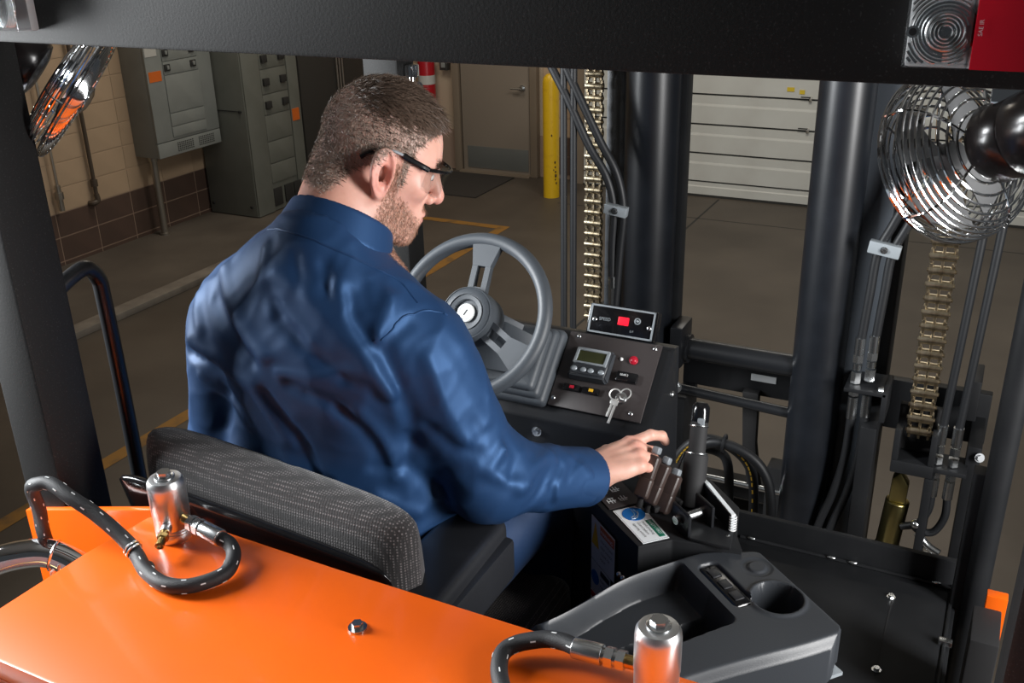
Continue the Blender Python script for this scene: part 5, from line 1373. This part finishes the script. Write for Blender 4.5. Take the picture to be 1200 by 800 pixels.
# ---- shirt
def R3(*a): return [np.array(v, np.float32) for v in a]
FOLDS = [
    ([(-0.8645, 0.9979, 2.3109), (-0.8107, 0.9927, 2.2861), (-0.7651, 0.9884, 2.2433), (-0.7237, 0.9953, 2.1967), (-0.6978, 1.0125, 2.1508), (-0.7, 1.0407, 2.0825)], 0.0060, 0.0130),
    ([(-0.8948, 1.018, 2.335), (-0.8857, 0.9938, 2.2933), (-0.8662, 0.98, 2.2599)], 0.0040, 0.0100),
    ([(-0.9952, 1.0397, 2.2862), (-0.9313, 0.9846, 2.2416), (-0.879, 0.9681, 2.1988)], 0.0050, 0.0120),
    ([(-1.0551, 1.0132, 2.1701), (-0.9836, 0.9942, 2.16), (-0.9101, 0.9732, 2.142), (-0.8633, 0.9804, 2.0607)], 0.0060, 0.0120),
    ([(-0.8539, 0.966, 2.1758), (-0.7965, 0.9712, 2.1793), (-0.7473, 0.9849, 2.1916), (-0.716, 0.9983, 2.183)], 0.0040, 0.0090),
    ([(-1.0532, 1.0175, 2.1119), (-1.0076, 1.0248, 2.0814), (-0.9403, 0.992, 2.0604)], 0.0040, 0.0090),
    ([(-0.7731, 1.0163, 2.3017), (-0.7603, 0.9983, 2.2637), (-0.7313, 0.9962, 2.2237), (-0.7038, 1.0076, 2.157)], 0.0050, 0.0110),
    ([(-0.7156, 1.0502, 2.2803), (-0.7149, 1.0128, 2.2423), (-0.7155, 0.9994, 2.1965), (-0.6978, 1.0125, 2.1508)], 0.0050, 0.0100),
    ([(-0.8781, 0.9876, 2.2803), (-0.8477, 0.9771, 2.2514), (-0.8059, 0.9728, 2.2163), (-0.759, 0.9805, 2.1837)], -0.0050, 0.0120),
    ([(-0.7585, 1.0153, 2.2896), (-0.7465, 1.0011, 2.2563), (-0.7156, 1.002, 2.2142)], -0.0050, 0.0100),
    ([(-0.7113, 1.0067, 2.2218), (-0.6979, 1.0235, 2.2373), (-0.6873, 1.0465, 2.2489)], -0.0060, 0.0090),
    ([(-0.9971, 1.0132, 2.2513), (-0.955, 0.9858, 2.2178), (-0.9058, 0.9705, 2.1839)], -0.0060, 0.0120),
    ([(-1.0792, 1.0263, 2.1437), (-1.0351, 1.011, 2.1408), (-0.9997, 1.0092, 2.1256)], -0.0080, 0.0090),
    ([(-0.8393, 0.9668, 2.1587), (-0.7796, 0.9772, 2.1425), (-0.7462, 1.0003, 2.0989), (-0.7315, 1.0235, 2.0355)], -0.0050, 0.0110),
    ([(-0.9374, 0.9859, 2.1062), (-0.8795, 0.9816, 2.0508), (-0.8553, 0.9813, 1.9997)], 0.0040, 0.0120),
    ([(-0.889, 0.9707, 2.1366), (-0.8437, 0.9791, 2.0741), (-0.8202, 0.9866, 2.0055)], -0.0050, 0.0100),
    ([(-0.7446, 0.992, 2.1297), (-0.7279, 1.0219, 2.065), (-0.7198, 1.0351, 2.0039)], 0.0050, 0.0100),
    ([(-0.6089, 1.0833, 2.0925), (-0.6035, 1.0891, 2.0662), (-0.5932, 1.1174, 2.0752)], -0.0070, 0.0080),
    ([(-0.5976, 1.0932, 2.0195), (-0.586, 1.1202, 2.0391)], 0.0060, 0.0090),
    ([(-0.5655, 1.1262, 1.9735), (-0.5634, 1.1663, 1.9886), (-0.5646, 1.2241, 1.9802)], 0.0060, 0.0090),
    ([(-0.5532, 1.2041, 1.9036), (-0.5474, 1.1983, 1.9437), (-0.5467, 1.2324, 1.9603)], -0.0050, 0.0070),
    ([(-0.6425, 1.072, 2.01), (-0.611, 1.0821, 2.0222), (-0.5804, 1.1068, 1.9964), (-0.5635, 1.1338, 1.9756)], 0.0050, 0.0090),
    ([(-0.703, 1.0419, 2.0729), (-0.7049, 1.0478, 2.0178), (-0.6759, 1.0901, 1.9552)], -0.0060, 0.0090),
    ([(-0.7058, 1.0077, 2.2136), (-0.6981, 1.0086, 2.1845), (-0.6903, 1.0275, 2.1218), (-0.6993, 1.0483, 2.0595)], -0.0090, 0.0120),
    ([(-0.5874, 1.1347, 2.0526), (-0.5764, 1.1418, 2.0202), (-0.5741, 1.1165, 1.9955)], -0.0050, 0.0080),
    ([(-0.7427, 1.0169, 2.0251), (-0.7214, 1.0325, 2.0177), (-0.7078, 1.044, 2.0248)], -0.0060, 0.0090),
    ([(-0.747, 1.0171, 1.9783), (-0.727, 1.0339, 1.9593), (-0.7051, 1.0622, 1.9338)], 0.0050, 0.0090),
    ([(-0.6591, 1.0392, 2.2028), (-0.6415, 1.0484, 2.138), (-0.6231, 1.0695, 2.0648)], 0.0030, 0.0140),
    ([(-0.6393, 1.0754, 2.217), (-0.6114, 1.0923, 2.1505), (-0.5984, 1.1159, 2.1022)], -0.0030, 0.0120),
    ([(-0.6704, 1.0463, 2.093), (-0.6398, 1.0617, 2.0581), (-0.6098, 1.0816, 2.0479)], -0.0040, 0.0100),
    ([(-0.5368, 1.2329, 1.941), (-0.5378, 1.2586, 1.95), (-0.5392, 1.2896, 1.9489)], -0.0030, 0.0060),
    ([(-0.5586, 1.1636, 1.9362), (-0.553, 1.189, 1.961), (-0.5511, 1.2163, 1.9648)], -0.0040, 0.0070),
    ([(-0.8391, 1.0082, 2.3341), (-0.8254, 0.9925, 2.2925)], -0.0030, 0.0090),
    ([(-0.7985, 1.0184, 2.3241), (-0.7837, 1.0021, 2.2892)], -0.0030, 0.0090),
    ([(-0.7501, 1.0347, 2.3013), (-0.7367, 1.0171, 2.2728)], -0.0030, 0.0080),
    ([(-1.056, 1.0389, 2.2364), (-1.0295, 1.0074, 2.1973)], 0.0040, 0.0100),
]
SEAMS = [
    [(-0.9124, 1.048, 2.3514), (-0.8415, 1.0248, 2.3589), (-0.7833, 1.0416, 2.3346), (-0.7479, 1.0638, 2.3129), (-0.7201, 1.0821, 2.2911), (-0.6911, 1.0813, 2.2669)],
    [(-0.66, 1.1094, 2.2439), (-0.6729, 1.095, 2.2535), (-0.6827, 1.0709, 2.2569), (-0.6943, 1.036, 2.248), (-0.7093, 1.011, 2.2303)],
]
def shirt_base(p):
    d = d_ell(p, (-.860, 1.130, 2.075), (.195, .142, .21))
    d = smin(d, d_ell(p, (-.900, 1.145, 1.86), (.215, .168, .25)), .08)
    d = smin(d, d_cap(p, (-1.015, 1.095, 2.180), (-.735, 1.105, 2.172), .078, .072), .05)
    d = smin(d, d_cap(p, (-.855, 1.085, 2.315), (-1.00, 1.090, 2.232), .062, .056), .05)
    d = smin(d, d_cap(p, (-.850, 1.085, 2.315), (-.735, 1.105, 2.203), .060, .052), .05)
    d = smin(d, d_ell(p, (-.850, 1.055, 2.19), (.16, .085, .13)), .06)
    ra = d_cap(p, Rj, Re, .074, .062); ra = smin(ra, d_cap(p, Re, rw, .062, .047), .035)
    d = smin(d, ra, .022)
    la = d_cap(p, Lj, Le, .074, .062); la = smin(la, d_cap(p, Le, lwt, .060, .044), .03)
    d = smin(d, la, .022)
    return d
def shirt_sdf(p):
    d = shirt_base(p)
    near = np.abs(d) < .03
    pn = p[near]; dn = d[near]
    for pl, amp, wd in FOLDS:
        dd_ = polydist(pn, pl); dn = dn-1.5*amp*np.exp(-(dd_/wd)**2)
    dn = dn-.0030*wave(pn*A3(1, 1, .6), 42, 3)-.0012*wave(pn, 95, 5)
    cr = 1-np.abs(wave(pn*A3(1, 1, .75), 48, 17, 5)*1.7); dn = dn-.0030*np.clip(cr, 0, 1)**3
    cr = 1-np.abs(wave(pn, 85, 23, 5)*1.8); dn = dn-.0014*np.clip(cr, 0, 1)**3
    d = d.copy(); d[near] = dn
    # openings: neck, cuffs, hem
    nk = d_cap(p, (-.850, 1.12, 2.25), (-.835, 1.13, 2.50), .066)
    d = smax(d, -nk, .006)
    wf = np.array(rw)-np.array(Re); wf /= np.linalg.norm(wf)
    d = smax(d, ((p-A3(*(np.array(rw)-wf*.012)))@wf.astype(np.float32)), .004)
    lf2 = np.array(lwt)-np.array(Le); lf2 /= np.linalg.norm(lf2)
    lcut = (p-A3(*(np.array(lwt)-lf2*.01)))@lf2.astype(np.float32)
    near_l = d_sph(p, lwt, .16)
    d = np.where(near_l < 0, smax(d, lcut, .004), d)
    return d
shirt = None
sv, sf = sdf_mesh(shirt_sdf, (-1.20, .90, 1.62), (-.44, 1.56, 2.42), .0046)
# light relaxation of the net
def relax(V, F, it=2, lam=.5):
    e = np.concatenate([F[:, [0, 1]], F[:, [1, 2]], F[:, [2, 3]], F[:, [3, 0]]])
    deg = np.bincount(e[:, 0], minlength=len(V))+np.bincount(e[:, 1], minlength=len(V))
    for _ in range(it):
        acc = np.zeros_like(V)
        for k in range(3):
            acc[:, k] = np.bincount(e[:, 0], V[e[:, 1], k], len(V))+np.bincount(e[:, 1], V[e[:, 0], k], len(V))
        V = V+lam*(acc/np.maximum(deg, 1)[:, None]-V)
    return V
sv = relax(sv, sf, 2)
shirt = np_mesh('shirt', sv, sf, SHIRT, person); tag(shirt, 'navy blue long-sleeved work shirt')
def project(P, f, it=6):
    P = np.asarray(P, np.float32).copy(); h = .002
    for _ in range(it):
        d = f(P); g = np.stack([f(P+A3(*(h if i == j else 0 for j in range(3))))-d for i in range(3)], -1)/h
        P = P-(d/np.maximum((g*g).sum(-1), .2))[:, None]*g
    return P
for pl in SEAMS:
    P = np.array([tuple(v) for v in smooth_path(pl, 10)]); P = project(P, shirt_sdf)
    MB().tube([tuple(x) for x in P], .0016, SHIRT, n=6, raw=True).build('seam', shirt)
# collar: folded band round the neck
nb0 = np.array(NECK)+np.array([0, .005, .0]); nax = from_head([0, -.030, -.04])-nb0; nax /= np.linalg.norm(nax); naxf = nax.astype(np.float32)
def collar_sdf(p):
    q = p-A3(*nb0); t = q@naxf; rad = q-t[:, None]*naxf; rr = np.sqrt((rad**2).sum(-1))
    lift = .010*np.clip((1.16-p[:, 1])/.1, -1, 1)
    tt = t-lift
    sh = np.abs(rr-(.0895-(tt-.0)*.26))-.0028
    return smax(sh, np.maximum(tt-.062, .012-tt), .003)
cv_, cf_ = sdf_mesh(collar_sdf, nb0-.13, nb0+.15, .0028)
np_mesh('collar', relax(cv_, cf_, 1), cf_, SHIRT, shirt)
# cuffs
def cuff(wr, el, r_, name):
    wr = np.array(wr); ax = wr-np.array(el); ax /= np.linalg.norm(ax); axf = ax.astype(np.float32)
    def f(p):
        q = p-wr.astype(np.float32); t = q@axf; rad = q-t[:, None]*axf; rr = np.sqrt((rad**2).sum(-1))
        return smax(np.abs(rr-(r_-.0*t+.0016*np.sin(3*np.arctan2(rad[:, 2], rad[:, 0])+1)))-.0024, np.maximum(t-.002, -.062-t), .002)
    a, b = sdf_mesh(f, wr-.11, wr+.11, .0026)
    return np_mesh(name, relax(a, b, 1), b, SHIRT, shirt)
cuff(rw, Re, .0475, 'cuff'); cuff(lwt, Le, .045, 'cuff')

# ---- trousers and shoes
def trouser_sdf(p):
    d = d_ell(p, (-.86, 1.12, 1.70), (.19, .15, .12))
    for h_, k_, a_ in ((HIPr, KNr, ANr), (HIPl, KNl, ANl)):
        l = d_cap(p, h_, k_, .098, .076); l = smin(l, d_cap(p, k_, a_, .072, .062), .03)
        d = smin(d, l, .03)
    near = np.abs(d) < .03
    dn = d[near]; pn = p[near]; d = d.copy(); d[near] = dn-.003*wave(pn, 45, 9)-.0015*wave(pn, 110, 11)
    return smax(d, 1.245-p[:, 2], .004)
tv_, tf_ = sdf_mesh(trouser_sdf, (-1.15, .92, 1.18), (-.58, 1.62, 1.86), .0075)
np_mesh('trousers', relax(tv_, tf_, 1), tf_, TROUSER, person)
for a_ in (ANr, ANl):
    s_ = MB(); x, y, z = a_
    s_.sphere((x, y+.01, 1.19), .05, SHOE, (.85, 1.0, 1.1), 18).sphere((x, y+.10, 1.17), .055, SHOE, (.85, 1.7, .62), 20).box((x, y+.055, 1.139), (.088, .27, .018), K['matt'], .008)
    s_.build('shoe', person)

# ---- hair: many short strands grown from the scalp
def grow(n, maskf, lenf, dirf, width, m, name, seed):
    rg = np.random.RandomState(seed)
    tri = hv[hf[:, [0, 1, 2]]]
    cent = hv[hf].mean(1); q = to_head(cent.astype(np.float32)); mk = maskf(q)
    area_ = np.linalg.norm(np.cross(tri[:, 1]-tri[:, 0], tri[:, 2]-tri[:, 0]), axis=1)
    pr = mk*area_; pr = pr/pr.sum()
    k = rg.choice(len(hf), n, p=pr)
    u = rg.rand(n, 1); v = rg.rand(n, 1); qd = hv[hf[k]]
    P = (qd[:, 0]*(1-u)+qd[:, 1]*u)*(1-v)+(qd[:, 3]*(1-u)+qd[:, 2]*u)*v
    h = .003; f0 = head_sdf(P.astype(np.float32))
    N = np.stack([head_sdf((P+np.eye(3)[i]*h).astype(np.float32))-f0 for i in range(3)], -1); N /= np.linalg.norm(N, axis=1)[:, None]+1e-9
    ql = to_head(P.astype(np.float32))
    Dl = dirf(ql, rg); D_ = np.asarray(Dl, np.float64)@HR
    D_ = D_+N*((-(D_*N).sum(1))[:, None])
    D_ /= np.linalg.norm(D_, axis=1)[:, None]+1e-9
    L_ = lenf(ql, rg)[:, None]
    lift = rg.uniform(.25, .7, (n, 1))
    p1 = P+(N*lift*1.1+D_*.6)*L_*.5
    p2 = P+(N*lift*.8+D_*1.1)*L_+rg.normal(size=(n, 3))*L_*.10
    S_ = np.cross(D_, N); S_ += N*rg.normal(size=(n, 1))*.6; S_ /= np.linalg.norm(S_, axis=1)[:, None]
    P = P-N*.001
    V = np.stack([P-S_*width, P+S_*width, p1+S_*width*.9, p1-S_*width*.9, p2+S_*width*.25, p2-S_*width*.25], 1).reshape(-1, 3)
    b = (np.arange(n)*6)[:, None]
    F = np.concatenate([b+np.array([0, 1, 2, 3]), b+np.array([3, 2, 4, 5])])
    o = np_mesh(name, V, F, m, person); o['kind'] = 'stuff'
    return o
def top_w(q): return np.clip((q[:, 2]-.070)/.03, 0, 1)*np.clip((q[:, 1]+.085)/.05, 0, 1)
grow(15000, lambda q: hair_mask(q)*(.05+top_w(q)), lambda q, rg: (.009+.015*top_w(q)*np.clip((q[:, 1]+.09)/.16, .3, 1)*np.clip((.115-q[:, 1])/.05, .45, 1))*rg.uniform(.7, 1.15, len(q)),
     lambda q, rg: np.stack([np.sign(q[:, 0])*.25+rg.normal(size=len(q))*.25, np.full(len(q), 1.0), -.15+rg.normal(size=len(q))*.25], -1), .00055, HAIR, 'hair', 1)
grow(22000, lambda q: hair_mask(q)*(1-top_w(q)*.9), lambda q, rg: .0050*rg.uniform(.6, 1.2, len(q)),
     lambda q, rg: np.stack([rg.normal(size=len(q))*.3, .35+rg.normal(size=len(q))*.3, np.full(len(q), -.9)], -1), .00024, HAIRG, 'clipped_hair', 2)
grow(8000, beard_mask, lambda q, rg: .0055*rg.uniform(.5, 1.2, len(q)),
     lambda q, rg: np.stack([rg.normal(size=len(q))*.5, .3+rg.normal(size=len(q))*.4, np.full(len(q), -.9)], -1), .00024, BEARD, 'beard', 3)
grow(700, lambda q: np.exp(-((q[:, 2]-.030-.0*q[:, 0])/.0045)**2)*(np.abs(q[:, 0]) > .010)*(np.abs(q[:, 0]) < .046)*(q[:, 1] > .06), lambda q, rg: .007*rg.uniform(.6, 1.1, len(q)),
     lambda q, rg: np.stack([np.sign(q[:, 0])*1.0, rg.normal(size=len(q))*.2, .15+rg.normal(size=len(q))*.3], -1), .0004, HAIR, 'eyebrow', 4)
EYE = mat('eye_white', (.75, .72, .70), .15); IRIS = mat('iris_blue_grey', (.08, .11, .13), .1)
for sx in (-1, 1):
    c_ = Vector(from_head([sx*.031, .0778, .008])); fr_ = Matrix((hx, hy, hz)).transposed()
    e_ = MB(); e_.sphere(c_, .0108, EYE, (1, 1, .75), 18, fr_); e_.sphere(c_+hy*.0072-hz*.002, .0042, IRIS, (1, 1, 1), 12, fr_); e_.build('eye', person)

# ---- safety glasses
sg = link('safety_glasses', None, person, tuple(from_head([0, .1, .02]))); tag(sg, 'clear wraparound safety glasses with dark temples')
LENS = thin_clear('clear_polycarbonate', (.94, .95, .95), .08)
def gp(th, z, r_=0.0): return from_head([(.073+r_)*math.sin(th), .044+(.074+r_)*math.cos(th), z])
V, F = [], []; nt_, nz_ = 48, 10
for off in (0, .0016):
    for i in range(nt_+1):
        th = R(-72+144*i/nt_); a_ = abs(th)/R(72)
        zt = .0235-.001*a_; zb = -.021+.012*max(0, a_-.55)/.45+.010*math.exp(-(th/R(7))**2)
        for j in range(nz_+1): V.append(gp(th, zt+(zb-zt)*j/nz_, off-.004*(j/nz_)))
n_ = (nt_+1)*(nz_+1)
for i in range(nt_):
    for j in range(nz_):
        q = (i*(nz_+1)+j, (i+1)*(nz_+1)+j, (i+1)*(nz_+1)+j+1, i*(nz_+1)+j+1); F.append(q); F.append(tuple(n_+x for x in q[::-1]))
per = [i*(nz_+1) for i in range(nt_+1)]+[nt_*(nz_+1)+j for j in range(1, nz_+1)]+[i*(nz_+1)+nz_ for i in range(nt_-1, -1, -1)]+[j for j in range(nz_-1, 0, -1)]
for a_, b_ in zip(per, per[1:]+per[:1]): F.append((a_, n_+a_, n_+b_, b_))
g_ = MB(); g_.mesh(V, F, LENS, True); bmesh.ops.recalc_face_normals(g_.bm, faces=g_.bm.faces[:]); g_.build('lens', sg)
MB().tube([tuple(gp(R(-74+148*i/28), .0242, .0015)) for i in range(29)], .0028, K['gloss'], n=8, raw=True).build('brow_bar', sg)
for sx in (-1, 1):
    A_ = [from_head([sx*x, y, z]) for x, y, z in ((.072, .068, .024), (.0755, .055, .027), (.0785, .035, .031), (.0805, .020, .0345))]
    MB().tube([tuple(x) for x in A_], .0043, K['gloss'], n=8, sub=5).build('temple', sg)
    B_ = [from_head([sx*x, y, z]) for x, y, z in ((.0803, .022, .0345), (.0815, .004, .0365), (.0815, -.012, .034))]
    MB().tube([tuple(x) for x in B_], .0022, K['silver'], n=8, sub=5).build('temple_core', sg)
    C2 = [from_head([sx*x, y, z]) for x, y, z in ((.0815, -.010, .0345), (.0815, -.024, .029), (.0800, -.036, .021), (.078, -.044, .012))]
    MB().tube([tuple(x) for x in C2], .0032, K['gloss'], n=8, sub=5).build('temple_tip', sg)
